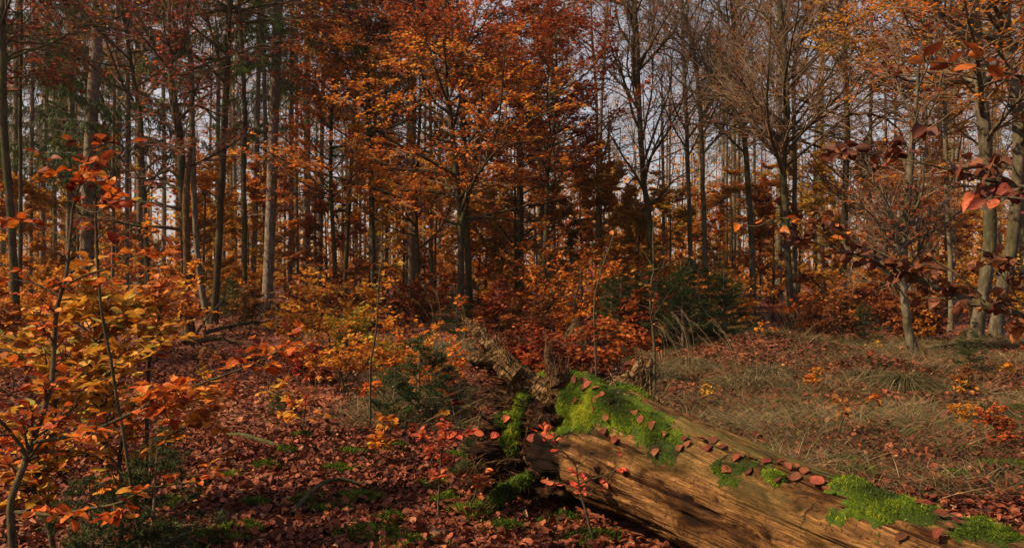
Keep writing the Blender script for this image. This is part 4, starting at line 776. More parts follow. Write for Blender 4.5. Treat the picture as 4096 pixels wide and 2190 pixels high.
# seedlings in front of the log
drawn('beech_seedling', 'slim seedling with coral-red leaves in front of the bare wood of the log', 'seedling', 4.15,
      [([(594,545),(590,525),(582,497),(578,483),(576,466)], 3.4, 1.6), ([(576,466),(569,455),(557,447),(547,441),(538,433)], 1.8, .8), ([(578,484),(592,478),(610,472),(626,463),(636,458)], 1.8, .8), ([(577,468),(586,458),(590,450)], 1.4, .7), ([(579,488),(565,484),(552,483)], 1.2, .6), ([(582,498),(592,490),(600,486)], 1.2, .6)],
      'coral_near', .6, 507, 24, 18, .09, .045, 2, .041, 'near', loc='ground', t0=.35)
drawn('beech_seedling', 'upright red-leaved seedling in the leaf litter left of the root plate', 'seedling', 4.5,
      [([(438,560),(439,510),(440,480),(442,455),(445,438),(446,425)], 2.6, 1), ([(442,455),(430,445),(420,436)], 1.2, .6), ([(443,452),(455,440),(466,433)], 1.2, .6)],
      'coral_near', .45, 508, 20, 26, .11, .05, 3, .052, 'near', loc='ground', t0=.4)
drawn('beech_seedling', 'seedling with red leaves low at the foot of the root plate', 'seedling', 4.6, [([(470,505),(476,490),(480,482),(484,478)], 1.6, .8)], 'coral_near', .5, 509, 8, 10, .09, .05, 3, .052, 'near', loc='ground')
# red maple-like shrub and thin stems behind the log
drawn('thin_sapling', 'thin bare-stemmed sapling with a few red leaves standing right behind the log', 'sapling', 6.2,
      [([(597,400),(596,375),(595,340),(594,310),(596,290),(601,270),(608,250),(613,235)], 2.6, 1), ([(595,342),(605,335),(618,330)], 1, .6), ([(597,300),(605,296),(612,294)], 1, .6), ([(596,385),(610,375),(622,370)], 1, .6)],
      'red_near', .5, 510, 14, 12, .2, .08, 2, .06, 'near', loc='ground', t0=.2)
drawn('thin_sapling', 'reddish-stemmed bare sapling in front of the dark spruce thicket', 'sapling', 9.5,
      [([(655,352),(653,330),(651,310),(650,290),(652,278),(654,268),(653,240),(654,210)], 3.2, 1), ([(653,270),(665,266),(676,262),(690,255)], 1.6, .6), ([(651,290),(645,280),(636,272)], 1, .5)],
      'orange', .4, 511, 26, 20, .5, .2, 1, .05, 'fold', loc='ground', bark='sapling')
drawn('thin_sapling', 'tall thin green-stemmed sapling left of the root prong with yellow leaves', 'sapling', 7.0,
      [([(370,385),(372,360),(377,330),(379,300),(380,275),(383,260),(386,240)], 2.6, 1), ([(381,300),(376,290),(370,284)], 1, .6), ([(381,280),(390,270),(400,262)], 1, .6)],
      'yellow_near', .8, 512, 10, 8, .16, .07, 2, .055, 'near', loc='ground', t0=.3)
# branches reaching in from a tree right of the picture
CB = dict(kind='near', droop=.32, tilt=.9)
drawn('beech_branch', 'low beech branch with curled brown-red leaves reaching in from the right edge', 'branch', 2.55,
      [([(1060,326,2.3),(1024,315,2.35),(985,304,2.4),(940,290,2.5),(905,272,2.55),(880,262,2.6),(862,256,2.65),(845,252,2.65),(828,246,2.7),(805,240,2.75),(790,233,2.8)], 7, 1.2),
       ([(935,289,2.5),(925,278,2.5),(912,268,2.55),(890,258,2.55),(875,250,2.6),(852,240,2.65),(835,232,2.65)], 2.4, 1), ([(985,304,2.4),(970,285,2.4),(955,272,2.4),(940,262,2.45),(925,254,2.45)], 2.5, 1), ([(1030,316,2.35),(1020,300,2.35),(1005,280,2.35),(990,262,2.4)], 2.4, 1), ([(1060,280,2.3),(1030,268,2.35),(1000,256,2.4),(975,248,2.4)], 2.6, 1), ([(840,251,2.65),(820,236,2.7),(806,228,2.7)], 1.4, .7)],
      'copper_near', .62, 520, 60, 70, .11, .045, 2, .043, t0=.0, only=[0,1,2,3,4,5], **CB)
drawn('beech_branch', 'middle beech branch with dark curled leaves in front of the big pale beech', 'branch', 2.3,
      [([(1070,190,2.1),(1024,186,2.2),(985,180,2.25),(950,170,2.3),(920,163,2.3),(895,158,2.35),(860,153,2.4),(840,152,2.4)], 3.4, .8), ([(950,170,2.3),(940,155,2.3),(930,143,2.3)], 1.4, .7), ([(1010,184,2.2),(1000,172,2.2),(990,165,2.2)], 1.4, .7)],
      'copper_near', .52, 521, 22, 16, .09, .05, 2, .045, t0=.12, **CB)
drawn('beech_branch', 'upper beech branch with broad dark-red and yellow leaves near the top right', 'branch', 2.1,
      [([(1070,84,1.95),(1030,76,2.0),(990,70,2.05),(960,64,2.1),(930,62,2.1),(900,60,2.15)], 2.8, .8), ([(1000,72,2.05),(985,62,2.05),(965,55,2.05)], 1.2, .6)],
      'red_near', .5, 522, 10, 4, .07, .05, 1, .054, 'near', droop=.05, tilt=.5, t0=.0)
drawn('beech_branch', 'leafy twig with dark red and golden leaves at the right edge above the low branch', 'branch', 2.0, [([(1075,205,1.9),(1040,200,1.95),(1010,196,2.0),(985,192,2.05)], 3, .8)], 'copper_near', .6, 523, 10, 8, .08, .05, 2, .046, t0=0, **CB)
drawn('beech_branch', 'long pale bare twig arching across in front of the trunks right of centre', 'branch', 3.2,
      [([(850,254,2.7),(842,245,2.8),(834,236,2.9),(815,226,3.),(795,220,3.1),(775,218,3.2),(756,226,3.2),(735,222,3.3)], 2.2, .8)], 'orange', .4, 524, 8, 6, .1, .05, 1, .04, 'fold')

# ---- shrubs: one of each kind built, then copies
GSh = 'red and brown beech shrubs round the log'
SH = dict(
 red=[shrub('beech_shrub', 'x', 'shrub', h, 600+i, lf, ti, lsize=ls, group=None) for i, (h, lf, ti, ls) in enumerate([(1.1, 'red', .62, .085), (.8, 'crimson', .5, .08), (1.4, 'red', .5, .09)])],
 rust=[shrub('beech_shrub', 'x', 'shrub', h, 610+i, lf, ti, lsize=ls) for i, (h, lf, ti, ls) in enumerate([(1.2, 'rust', .6, .075), (1.7, 'orange', .4, .07), (.9, 'rust', .75, .075)])],
 yellow=[shrub('beech_shrub', 'x', 'shrub', h, 620+i, 'yellow', ti, lsize=ls) for i, (h, ti, ls) in enumerate([(1.2, .62, .065), (.9, .75, .06), (1.6, .5, .065)])],
 orange=[shrub('beech_shrub', 'x', 'shrub', h, 630+i, 'orange', ti, lsize=ls) for i, (h, ti, ls) in enumerate([(1.5, .6, .07), (2.2, .5, .075), (1.0, .7, .065)])],
 seed=[shrub('beech_seedling', 'x', 'seedling', h, 640+i, lf, ti, n=5, lsize=.055, stems=1, dens=.9, per=1) for i, (h, lf, ti) in enumerate([(.35, 'crimson', .5), (.45, 'yellow', .6), (.3, 'orange', .6), (.5, 'rust', .6)])])
for v in SH.values():
    for o in v: o.location = (0, -420, 0)
USE = set(); r5 = np.random.RandomState(9)
def put(kind, u, v, h=1.0, label=None, group=None, x=None, y=None, i=None):
    lst = SH[kind]; o = lst[r5.randint(len(lst)) if i is None else i]
    if x is None:
        y = HC*F/(v-VC); x = (u-512)/F*y
        for _ in range(3): y = (HC-float(ground(x, y)))*F/(v-VC); x = (u-512)/F*y
    loc = (x, y, float(ground(x, y))-.01)
    if o.name in USE: o = dup(o, loc, r5.rand()*6.28, h)
    else: USE.add(o.name); o.location = loc; o.scale = (h, h, h); o.rotation_euler = (0, 0, r5.rand()*6.28)
    o['label'] = label; 
    if group: o['group'] = group
    return o
NAMED = [('red', 560, 382, .72, 'crimson shrub glowing behind the mossy end of the log'), ('red', 530, 372, .75, 'dark red shrub directly behind the raised root prong'), ('red', 585, 376, .65, 'red shrub behind the thin sapling at the log'),
 ('red', 505, 362, .62, 'dark red-brown shrub above the pointed root stub'), ('red', 618, 382, .75, 'red-brown shrub beside the broken limb stub'), ('rust', 545, 350, .85, 'rust-brown shrub in the thick undergrowth behind the crimson one'),
 ('orange', 566, 338, .95, 'olive-orange bush standing tall between the great beech and spruce thicket'), ('rust', 515, 345, .75, 'brown shrub under the great orange beech'), ('orange', 480, 330, .65, 'orange shrub at the foot of the great beech'),
 ('yellow', 352, 358, 1.0, 'yellow shrub under the black sunlit-edged trunk'), ('yellow', 330, 345, 1.1, 'golden shrub left of the yellow one at the black trunk'), ('orange', 300, 352, 1.0, 'orange-red shrub in the clearing left of centre'), ('yellow', 385, 372, .7, 'small golden shrub among dead stalks left of the root prong'),
 ('rust', 400, 392, .7, 'low pinkish-brown shrub left of the pointed root stub'), ('rust', 345, 398, .75, 'low rusty shrub in the sunlit litter left of the young spruce'), ('red', 312, 385, .6, 'low red shrub near the twig pile'),
 ('rust', 440, 402, .6, 'pinkish low shrub between young spruce and root plate'), ('orange', 715, 318, .8, 'orange shrub beside the pale larch'), ('red', 812, 318, 1.0, 'red-orange bush right of the grassy hummock'), ('orange', 850, 322, 1.0, 'orange-green bush left of the bent beech'),
 ('rust', 880, 335, .9, 'dark rusty bush just left of the bent beech'), ('rust', 845, 345, .8, 'brown bush above the leaf-strewn hollow on the right'), ('red', 930, 340, .8, 'dark red bush between the bent beech and the big pale beech'), ('orange', 790, 330, .8, 'orange bush at the foot of the boldest bare beech'),
 ('rust', 250, 330, 1.0, 'rust-brown shrub by the foot of the pale tall spruce'), ('orange', 180, 318, 1.1, 'orange shrub behind the forked beech foot'), ('rust', 960, 395, .32, 'low brown shrub in the grass at right, lit at its tips'), ('orange', 960, 425, .26, 'sparse orange shrub in the grass near the right edge'), ('red', 1000, 440, .28, 'low red shrub at the right edge above the log')]
for k, (kd, u, v, h, lab) in enumerate(NAMED): put(kd, u, v, h, lab)
GSd = 'seedlings dotted over the leaf litter'; GMid = 'shrubs in the shade under the trees'
for _ in range(44):
    d = 5.6+8*r5.rand(); u = -20+480*r5.rand(); x = (u-512)/F*d; put('seed', 0, 0, .7+.6*r5.rand(), 'tiny leafy seedling in the leaf litter left of the log', GSd, x=x, y=d)
for _ in range(14):
    d = 6.5+8*r5.rand(); u = 700+330*r5.rand(); x = (u-512)/F*d; put('seed', 0, 0, .7+.5*r5.rand(), 'tiny leafy seedling in the grass right of the log', 'seedlings in the grass', x=x, y=d)
for _ in range(110):
    d = 14+22*r5.rand(); u = -30+1090*r5.rand(); x = (u-512)/F*d
    if abs(u-230) < 70 and d < 22: continue
    put(['rust', 'orange', 'red', 'yellow', 'orange', 'rust'][r5.randint(6)], 0, 0, .6+.8*r5.rand(), 'waist-high leafy beech shrub in the shade under the trees', GMid, x=x, y=d)
# ---- young spruces and a larch
def young_spruce(name, label, h, seed, mt='needle_dark', loc=(0, 0, 0), wid=.42, group=None, nl=.022, dens=1.):
    r = np.random.RandomState(seed); root = thing(name, label, 'young conifer', loc, group)
    st = np.linspace([0, 0, -.03], [r.randn()*.03, r.randn()*.03, h], 12)[None]; sr = (.006+.012*h)*np.linspace(1, .2, 12)[None]
    n1 = int((26+26*h)*dens); p1, r1, t1, _ = spawn(r, st, sr, n1, .06, .97, 1.35, .14, lambda t, q: h*wid*(1.06-t)*(.75+.4*q.rand(len(t)))+.03, 7, up=.05, wig=.05, ratio=.5, even=True)
    p2, r2, _, _ = spawn(r, p1, r1, n1*9, .15, 1., .8, .12, lambda t, q: h*.13*(1.2-t)*(.6+.6*q.rand(len(t)))+.03, 4, up=-.05, wig=.06, ratio=.6, flat=.85, minr=.0015)
    bl = []
    for pp, per in ((p1, 60), (p2, int(26*min(1.5, h)+10))):
        K = pp.shape[1]; par = np.repeat(np.arange(len(pp)), per); x = r.rand(len(par))*(K-1.001); i = x.astype(int); f = (x-i)[:, None]
        p = pp[par, i]*(1-f)+pp[par, i+1]*f; T = unit(pp[par, i+1]-pp[par, i]); d = T*.6+unit(r.randn(len(par), 3))*.85+Z3*.12
        bl.append(blade_chunk(p, d, r.randn(len(par), 3)*.1, nl*(.7+.6*r.rand(len(par)))*(1+.5*h), (.0030+.0022*h)*np.ones(len(par)), np.clip(.35+.35*x/(K-1)+.2*r.randn(len(par)), 0, 1), K=1))
    a = build('stem', [tube_chunk(st, sr, 7), tube_chunk(p1, r1, 5), tube_chunk(p2, r2, 3)], M['twig'], root); b = build('needles', bl, M[mt], root); KIDS[root.name] = [a, b]; return root
YS = [young_spruce('young_spruce', 'x', h, 700+i, wid=w) for i, (h, w) in enumerate([(.55, .62), (1.2, .5), (1.9, .45), (.25, .6)])]
YS.append(young_spruce('young_larch', 'x', 2.2, 720, 'larch', wid=.36, dens=.7))
for o in YS: o.location = (0, -440, 0)
def conifer(i, u, v, s, label, y=None, group=None):
    o = YS[i]; y = HC*F/(v-VC) if y is None else y; x = (u-512)/F*y; loc = (x, y, float(ground(x, y)))
    if o.location.y < -300: o.location = loc; o.scale = (s,)*3; o.rotation_euler = (0, 0, r5.rand()*6.28)
    else: o = dup(o, loc, r5.rand()*6.28, s)
    o['label'] = label
    if group: o['group'] = group
conifer(0, 150, 555, 1.05, 'young spruce, dark and feathery, under the orange sapling in the bottom left', y=3.75)
conifer(0, 95, 580, .9, 'small dark spruce left of the feathery one in the bottom left', y=3.6)
conifer(0, 418, 420, 1.5, 'broad young spruce left of the root plate')
conifer(0, 392, 428, 1.0, 'smaller spruce tucked against the broad one left of the root plate')
conifer(0, 448, 415, .9, 'lighter green spruce between the broad one and root plate')
conifer(3, 478, 452, 1.1, 'yellow-green spruce sprig beside the root plate', y=5.6)
conifer(1, 456, 345, .9, 'young spruce behind the tip of the raised root prong')
conifer(2, 640, 352, .75, 'dark spruce at the left end of the thicket behind the log')
conifer(2, 672, 350, .72, 'dark spruce right of the reddish bare sapling')
conifer(1, 700, 352, 1.3, 'dark spruce in the middle of the thicket behind the log')
conifer(1, 620, 348, 1.1, 'spruce at the outer left of the thicket, behind the thin sapling')
conifer(2, 655, 335, .85, 'taller spruce at the back of the thicket')
conifer(1, 735, 342, 1.1, 'spruce at the right end of the thicket, beside the grassy hummock')
conifer(2, 690, 325, .9, 'spruce rising behind the middle of the thicket', y=18)
conifer(2, 612, 345, .7, 'dark spruce at the far left of the thicket, half hidden by red shrubs')
conifer(1, 683, 356, 1.25, 'low spread spruce at the front of the thicket behind the log')
conifer(1, 722, 350, 1.2, 'low dark spruce just left of the grassy hummock')
conifer(4, 722, 335, .9, 'pale yellow larch beside the spruce thicket')
conifer(4, 742, 345, .5, 'small straw-coloured larch on the grassy hummock')
conifer(1, 968, 372, .55, 'small bright green spruce by the foot of the big pale beech')
conifer(1, 865, 345, .7, 'small spruce in the dark left of the bent beech')
conifer(0, 280, 418, .5, 'tiny spruce in the litter left of the broad young spruce')
conifer(0, 165, 470, .6, 'little spruce hidden under the low beech sapling')
conifer(2, 232, 322, .7, 'young spruce in shade near the mossy leaning beech')
# ------------------------------------------------------------------ ground cover
r6 = np.random.RandomState(21)
def rand_ground(n, d0, d1, u0, u1):
    d = np.sqrt(d0*d0+(d1*d1-d0*d0)*r6.rand(n)); u = u0+(u1-u0)*r6.rand(n); return (u-512)/F*d, d
def log_clear(x, y):
    a = np.stack([x, y], -1); best = np.full(len(x), 9.)
    for p, q in zip(axis[:-1:20], axis[20::20]):
        d = q[:2]-p[:2]; t = np.clip(((a-p[:2])@d)/(d@d), 0, 1); best = np.minimum(best, np.linalg.norm(a-p[:2]-t[:, None]*d, axis=1))
    return best
def litter(n, d0, d1, u0, u1, size, kind, layer):
    x, y = rand_ground(n, d0, d1, u0, u1); k = log_clear(x, y) > .20; x, y = x[k], y[k]; n = len(x)
    z = ground(x, y)+.004+layer*r6.rand(n)
    ang = r6.rand(n)*6.283; ax = np.stack([np.cos(ang), np.sin(ang), r6.randn(n)*.22], -1); nr = np.stack([r6.randn(n)*.36, r6.randn(n)*.36, np.ones(n)], -1)
    s = size*(.55+.75*r6.rand(n)); t = np.clip(.42+.5*(n2(x, y, .7, 2)-.5)+.26*r6.randn(n), 0, 1)
    return leaf_chunk(np.stack([x, y, z], -1), ax, nr, s, t, kind, curl=np.stack([r6.randn(n)*.45, r6.randn(n)*.9+.3, r6.randn(n)*.5], -1), wscale=.85+.5*r6.rand(n))
lit = [litter(56000, 2.3, 7, -330, 1330, .056, 'near', .03), litter(46000, 7, 14, -180, 1200, .062, 'fold', .035), litter(34000, 14, 36, -110, 1130, .085, 'fold', .05)]
o = build('fallen_leaves', lit, M['litter']); o['kind'] = 'stuff'
# heaps of leaves pushed up against the log
# dry grass on the right and around the dead stalks
def grass(n, d0, d1, u0, u1, h, w, cond, seed, mat_, thr=.5, lay=.5):
    r = np.random.RandomState(seed); x, y = rand_ground(n, d0, d1, u0, u1)
    k = (n2(x, y, .55, 3, 3.)+.25*(n2(x, y, 3., 2, 1.)-.5) > thr) & (log_clear(x, y) > .36)
    if cond is not None: k &= cond(x, y)
    x, y = x[k], y[k]; n = len(x); cl = n2(x, y, 1.7, 2, 6.)
    th = 6.283*n2(x, y, .8, 2, 2.)*2+r.randn(n)*1.9; lean = lay*(.3+r.rand(n))
    d = np.stack([np.cos(th)*lean, np.sin(th)*lean, np.ones(n)*.8], -1)
    L_ = h*(.35+.9*r.rand(n))*(.5+cl)
    return blade_chunk(np.stack([x, y, ground(x, y)-.01], -1), d, np.stack([np.cos(th)*.55, np.sin(th)*.55, -.55*r.rand(n)], -1), L_, w*(.6+.8*r.rand(n)), np.clip(.5+.7*(cl-.5)+.25*r.randn(n), 0, 1), K=4)
right = lambda x, y: (x/y*F+512) > 610+60*(n2(x, y, .5, 2)-.5)
gr = [grass(56000, 5.0, 9, 600, 1110, .20, .0036, right, 1, 'grass', .39, 1.3), grass(60000, 9, 17, 620, 1090, .26, .005, right, 2, 'grass', .37, 1.2), grass(9000, 7, 13, 340, 480, .28, .005, None, 3, 'grass', .47, .8)]
o = build('dry_grass', gr, M['grass']); o['kind'] = 'stuff'
gg = [grass(3000, 4.2, 9, -20, 560, .10, .004, None, 4, 'g', .60), grass(3500, 5, 12, 640, 1100, .16, .0045, right, 5, 'g', .58)]
o = build('green_grass', gg, M['green_grass']); o['kind'] = 'stuff'
# cushions of moss in the litter
def ground_moss(name):
    ch = []
    spots = [(170,505,.10),(245,530,.10),(205,540,.16),(352,455,.10),(400,448,.07),(340,470,.12),(360,497,.13),(432,485,.10),(455,455,.12),(465,425,.09),(480,512,.16),(330,510,.10),(505,530,.10),(560,520,.08),(310,500,.10),(265,470,.08),(365,535,.15),(410,545,.12),(590,540,.12),(285,455,.07),(230,480,.07),(390,520,.09),(860,472,.16),(840,460,.12),(1010,470,.2),(960,480,.1),(760,450,.14),(1018,410,.15),(300,440,.08),(445,500,.08),(255,505,.08)]
    for k, (u, v, s) in enumerate(spots):
        y = HC*F/(v-VC); x = (u-512)/F*y; n = int(900*s/.1)
        a = r6.rand(n)*6.283; q = np.sqrt(r6.rand(n))*s*(.55+.9*vnoise(np.stack([np.cos(a)*1.6+k*7, np.sin(a)*1.6, a*0], -1))); px, py = x+np.cos(a)*q*1.5, y+np.sin(a)*q
        hgt = .035*np.clip(1-(q/s)**2, 0, 1)*(.5+vnoise(np.stack([px*25, py*25, a*0], -1)))
        b = np.stack([px, py, ground(px, py)+.008+hgt], -1)
        ch.append(blade_chunk(b, np.stack([r6.randn(n)*.7, r6.randn(n)*.7, np.ones(n)], -1), r6.randn(n, 3)*.3-[0, 0, .3], .026*(.5+r6.rand(n)), .006*np.ones(n), np.clip(-.05+.75*fbm(b*9, 2)+.16*r6.randn(n), 0, 1), K=2))
    o = build(name, ch, M['moss']); o['kind'] = 'stuff'
ground_moss('ground_moss')
# ---- leaves lying on the log
def single_leaf(u, v, V, Nn, P2, size, label, group, tint, seed, lift=.012, fac=None, leafm='litter'):
    r = np.random.RandomState(seed); ok = ((np.array([0, 0, HC])-V)*Nn).sum(-1) > 0
    d = np.hypot(P2[:, 0]-u, P2[:, 1]-v)+1e4*(~ok); i = int(np.argmin(d))
    cand = np.where(d < d[i]+2.5)[0]; i = cand[np.argmin(V[cand, 1])]
    p, n = V[i], unit(Nn[i]*.8+np.array([0, 0, .25])+r.randn(3)*.14); t = unit(np.cross(n, unit(r.randn(3)))); pos = p+n*lift-t*size*.5
    c = leaf_chunk(np.zeros((1, 3)), t[None], n[None], np.array([size]), np.array([tint]), 'near', curl=np.array([[r.randn()*.25, r.randn()*.4+.2, r.randn()*.4]]), wscale=np.array([1+.25*r.rand()]))
    o = build('beech_leaf', [c], M[leafm]); o.location = tuple(pos); tag(o, label, 'leaf', group); return o
LB, LM_ = 'leaves lying on the bare top of the log', 'leaves lying on the big moss patch'
k = 0
for u, v in [(574,402),(582,402),(591,409),(605,417),(614,438),(603,431),(635,413),(652,424),(640,420),(596,398),(610,404)]:
    k += 1; single_leaf(u, v, LVf, LN, LP, .055, 'brown beech leaf lying on the big moss patch of the log', LM_, .15+.5*r6.rand(), 800+k, .020)
for u, v in [(560,376),(566,379),(572,381),(580,382),(588,384),(584,388),(594,389),(555,381),(563,385),(545,378),(538,372),(600,394)]:
    k += 1; single_leaf(u, v, LVf, LN, LP, .06, 'brown leaf in the drift of leaves behind the torn root spike', 'leaf drift on the upper edge of the log', .2+.5*r6.rand(), 800+k, .022)
for u, v in [(655,452),(665,432),(683,438),(688,442),(679,447),(712,439),(707,446),(736,457),(741,453),(765,460),(780,462),(794,464),(727,470),(748,470),(775,480),(750,456),(805,470),(786,466),(700,440),(722,445)]:
    k += 1; single_leaf(u, v, LVf, LN, LP, .052, 'brown beech leaf lying on the bare upper side of the log', LB, .1+.6*r6.rand(), 800+k, .010)
BIGL = [(796,475,.085,.5,'broad pinkish leaf on the log left of the crumpled pale one'), (817,482,.11,.95,'crumpled pale leaf on top of the log before the second moss patch'), (826,489,.06,.6,'small leaf touching the left edge of the second moss patch'), (866,476,.075,.5,'leaf standing upright on the peak of the second moss patch'),
 (900,536,.075,.28,'dark wine-red leaf lying flat and alone low on the log'), (943,514,.09,.5,'large brown leaf between the second moss patch and the end one'), (959,509,.09,.55,'large leaf on the log edge near the end moss patch'), (951,521,.075,.45,'leaf overlapped by larger ones left of the end moss patch'), (947,528,.06,.5,'small dark leaf under the group near the end moss patch'), (940,535,.075,.6,'tilted reddish leaf lowest in the group near the end moss patch'),
 (929,505,.08,.4,'curved leaf on the rim of the log above the second moss patch'), (918,499,.07,.5,'leaf on the rim of the log farther up from the curved one'), (1010,508,.07,.25,'dark leaf on the end moss patch at the right edge')]
for u, v, s, t, lab in BIGL: k += 1; single_leaf(u, v, LVf, LN, LP, s*.68, lab, None, t*.6, 800+k, .022 if 'moss' in lab else .01)
RN2 = RN
for u, v, t, lab in [(494,436,.75,'bright red leaf caught on the ledge left of the moss strip'), (507,418,.75,'red leaf on the green moss of the root plate'), (531,439,.6,'pinkish leaf tucked right of the moss strip on the root plate'), (538,437,.65,'leaf beside the pinkish one at the tip of the coral seedling')]:
    k += 1; single_leaf(u, v, RV2, RN2, RP, .07, lab, None, t, 800+k, .03, leafm='coral_near' if 'red leaf' in lab else 'litter')
# ---- fallen sticks
def stick(label, pts, r0, r1, m, seed, name='fallen_branch', cat='branch', twigs=0):
    r = np.random.RandomState(seed); w = []
    for u, v, lift in pts:
        y = HC*F/(v-VC); x = (u-512)/F*y; w.append([x, y, float(ground(x, y))+lift])
    q = trunk_line(w, 20, r, .004); rad = np.linspace(r0, r1, 20)*(1+.08*r.randn(20)); rad[-1] *= .3; ch = [tube_chunk(q[None], rad[None], 8)]
    if twigs:
        p, rr_, _, _ = spawn(r, q[None], rad[None], twigs, .2, 1., .8, .2, .35, 5, up=.2, wig=.15, ratio=.5, minr=.0025); ch.append(tube_chunk(p, rr_, 4))
    o = build(name, shift(ch, q[0]), M[m]); o.location = tuple(q[0]); tag(o, label, cat); return o
stick('curved grey stick arching over the litter in the lower middle left', [(293,514,.02),(305,504,.05),(322,494,.08),(340,487,.07),(356,485,.04),(372,484,.02)], .016, .010, 'sapling', 1)
stick('mossy half-buried stick left of the litter mosses', [(228,440,.03),(250,446,.05),(275,452,.04),(292,457,.02)], .022, .014, 'dark_bark', 2)
stick('pale broken branch lying toward the pointed root stub', [(432,366,.05),(452,362,.12),(475,357,.2)], .02, .012, 'pale_beech', 3, twigs=4)
stick('bleached fallen branch lying just below the pale broken one', [(415,372,.05),(440,368,.06),(480,364,.1),(498,361,.12)], .028, .02, 'pale_beech', 4)
stick('dead twig pile branch lying right of the forked beech', [(185,352,.1),(205,350,.12),(225,349,.12),(245,352,.08)], .05, .03, 'root', 5, twigs=10)
stick('thick mossy fallen branch behind the dead twig pile', [(205,338,.1),(230,336,.2),(258,334,.25),(280,333,.1)], .05, .02, 'dark_bark', 6, twigs=16)
stick('thin pole fallen across the litter right of the forked beech', [(190,345,.02),(215,328,.5),(245,308,1.1),(268,302,1.5)], .03, .012, 'dark_bark', 7, twigs=10)
stick('pale straight stick near the right edge of the grass', [(1030,402,.03),(1010,398,.05),(985,396,.04)], .014, .008, 'pale_beech', 8)
stick('grey forked stick lying behind the bent beech foot', [(925,352,.05),(945,353,.1),(965,352,.1),(985,350,.1)], .03, .015, 'pale_beech', 9, twigs=6)
stick('mossy thin stick in the litter before the root plate', [(490,508,.02),(502,513,.03),(516,519,.03),(528,523,.02)], .012, .008, 'sapling', 10)
stick('dark thin branch leaning out of the litter left of the root plate', [(458,398,.0),(462,388,.2),(450,385,.38)], .012, .006, 'dark_bark', 11)
stick('slender fallen pole under the broad grey spruce', [(390,318,.1),(410,317,.3),(440,313,.2),(470,312,.1)], .05, .03, 'dark_bark', 12, twigs=8)
# old rotten stump behind the red shrubs
st = thing('rotten_stump', 'rotten grey stump among the red shrubs behind the log', 'stump', P(578, 352, 13.5))
SV, SN, SF = fused([[(578,362,13.6,.30),(578,350,13.6,.26),(577,338,13.6,.22),(576,328,13.6,.13),(575,318,13.6,.03)], [(582,352,13.6,.2),(583,336,13.6,.12),(584,324,13.6,.02)], [(572,352,13.6,.2),(571,340,13.6,.1),(570,333,13.6,.02)]], .02)
SV = SV+SN*(.05*(fbm(np.stack([SV[:, 0]*22, SV[:, 1]*22, SV[:, 2]*3], -1), 4)-.5)*2)[:, None]
build('trunk', shift([dict(v=SV, f=SF, m=0, t=.5, uv=None)], P(578,352,13.5)), M['prong'], st)
# ---- tussocks of sedge on the right
def tussock(label, u, v, n, h, seed, green=.3, seedheads=0, rad=.22):
    r = np.random.RandomState(seed); y = HC*F/(v-VC); x = (u-512)/F*y
    for _ in range(3): y = (HC-float(ground(x, y)))*F/(v-VC); x = (u-512)/F*y
    a = r.rand(n)*6.283; q = rad*np.sqrt(r.rand(n)); b = np.stack([np.cos(a)*q, np.sin(a)*q, .12*(1-(q/rad)**2)], -1); lean = .25+1.0*q/rad
    d = np.stack([np.cos(a)*lean, np.sin(a)*lean, np.ones(n)], -1)+r.randn(n, 3)*.62
    c = blade_chunk(b, d, np.stack([np.cos(a)*.6, np.sin(a)*.6, -1.05-.4*r.rand(n)], -1), h*(.5+.7*r.rand(n)), .006+.004*r.rand(n), np.clip(.75-green+.28*r.randn(n), 0, 1), K=5)
    root = thing('grass_tussock', label, 'grass tussock', (x, y, float(ground(x, y))))
    build('blades', [c], M['grass'], root)
    if seedheads:
        m = seedheads; a = r.rand(m)*6.283; b = np.stack([np.cos(a)*rad*.5, np.sin(a)*rad*.5, .1+0*a], -1); d = np.stack([np.cos(a)*.25-.1, np.sin(a)*.25, np.ones(m)], -1)
        s = np.linspace(0, 1, 9); Ls = h*(1.5+.8*r.rand(m)); pts = b[:, None]+Ls[:, None, None]*(s[None, :, None]*unit(d)[:, None]+(s**3)[None, :, None]*np.array([[-.22, 0, -.12]])[:, None])
        tb = tube_chunk(pts, np.full((m, 9), .0022)*np.linspace(1, .6, 9)[None], 4, tint=.85+0*a)
        par = np.repeat(np.arange(m), 26); x_ = 6+1.99*r.rand(len(par)); i = x_.astype(int); f = (x_-i)[:, None]; p = pts[par, i]*(1-f)+pts[par, i+1]*f
        sp = blade_chunk(p, unit(pts[par, i+1]-pts[par, i])+r.randn(len(par), 3)*.35, r.randn(len(par), 3)*.2, .03+.03*r.rand(len(par)), .005+0*x_, np.full(len(par), .95), K=1)
        build('seed_heads', [tb, sp], M['grass'], root)
tussock('big drooping sedge tussock with a dark hollow under it, right of centre', 905, 388, 1100, .5, 1, .42, 0, .28)
tussock('grass tussock with tall feathery seed heads on the hummock', 722, 352, 900, .5, 2, .1, 26, .3)
tussock('grey grass tussock crowning the hummock', 748, 358, 500, .42, 3, .28, 10, .5)
tussock('grass tussock at the right shoulder of the hummock', 785, 352, 900, .4, 4, .3, 8, .4)
tussock('dry tussock at the front of the hummock with a few tall stalks', 690, 362, 700, .38, 5, .3, 14, .34)
tussock('sedge tussock above the big drooping one', 868, 378, 600, .34, 6, .45, 0, .3)
tussock('greenish tussock in the sunlit grass near the right edge', 985, 418, 900, .3, 7, .5, 0, .22)
tussock('straw-coloured tussock between broken limb and hummock', 655, 375, 600, .34, 8, .3, 6, .3)
tussock('dry stalky tussock left of the raised root prong', 425, 352, 1100, .55, 9, -.05, 8, .4)
tussock('second dry tussock behind the bleached branch', 452, 356, 900, .5, 10, -.05, 4, .35)
tussock('sedge tussock over the dark hollow of the hummock', 770, 366, 900, .42, 11, .3, 0, .3)

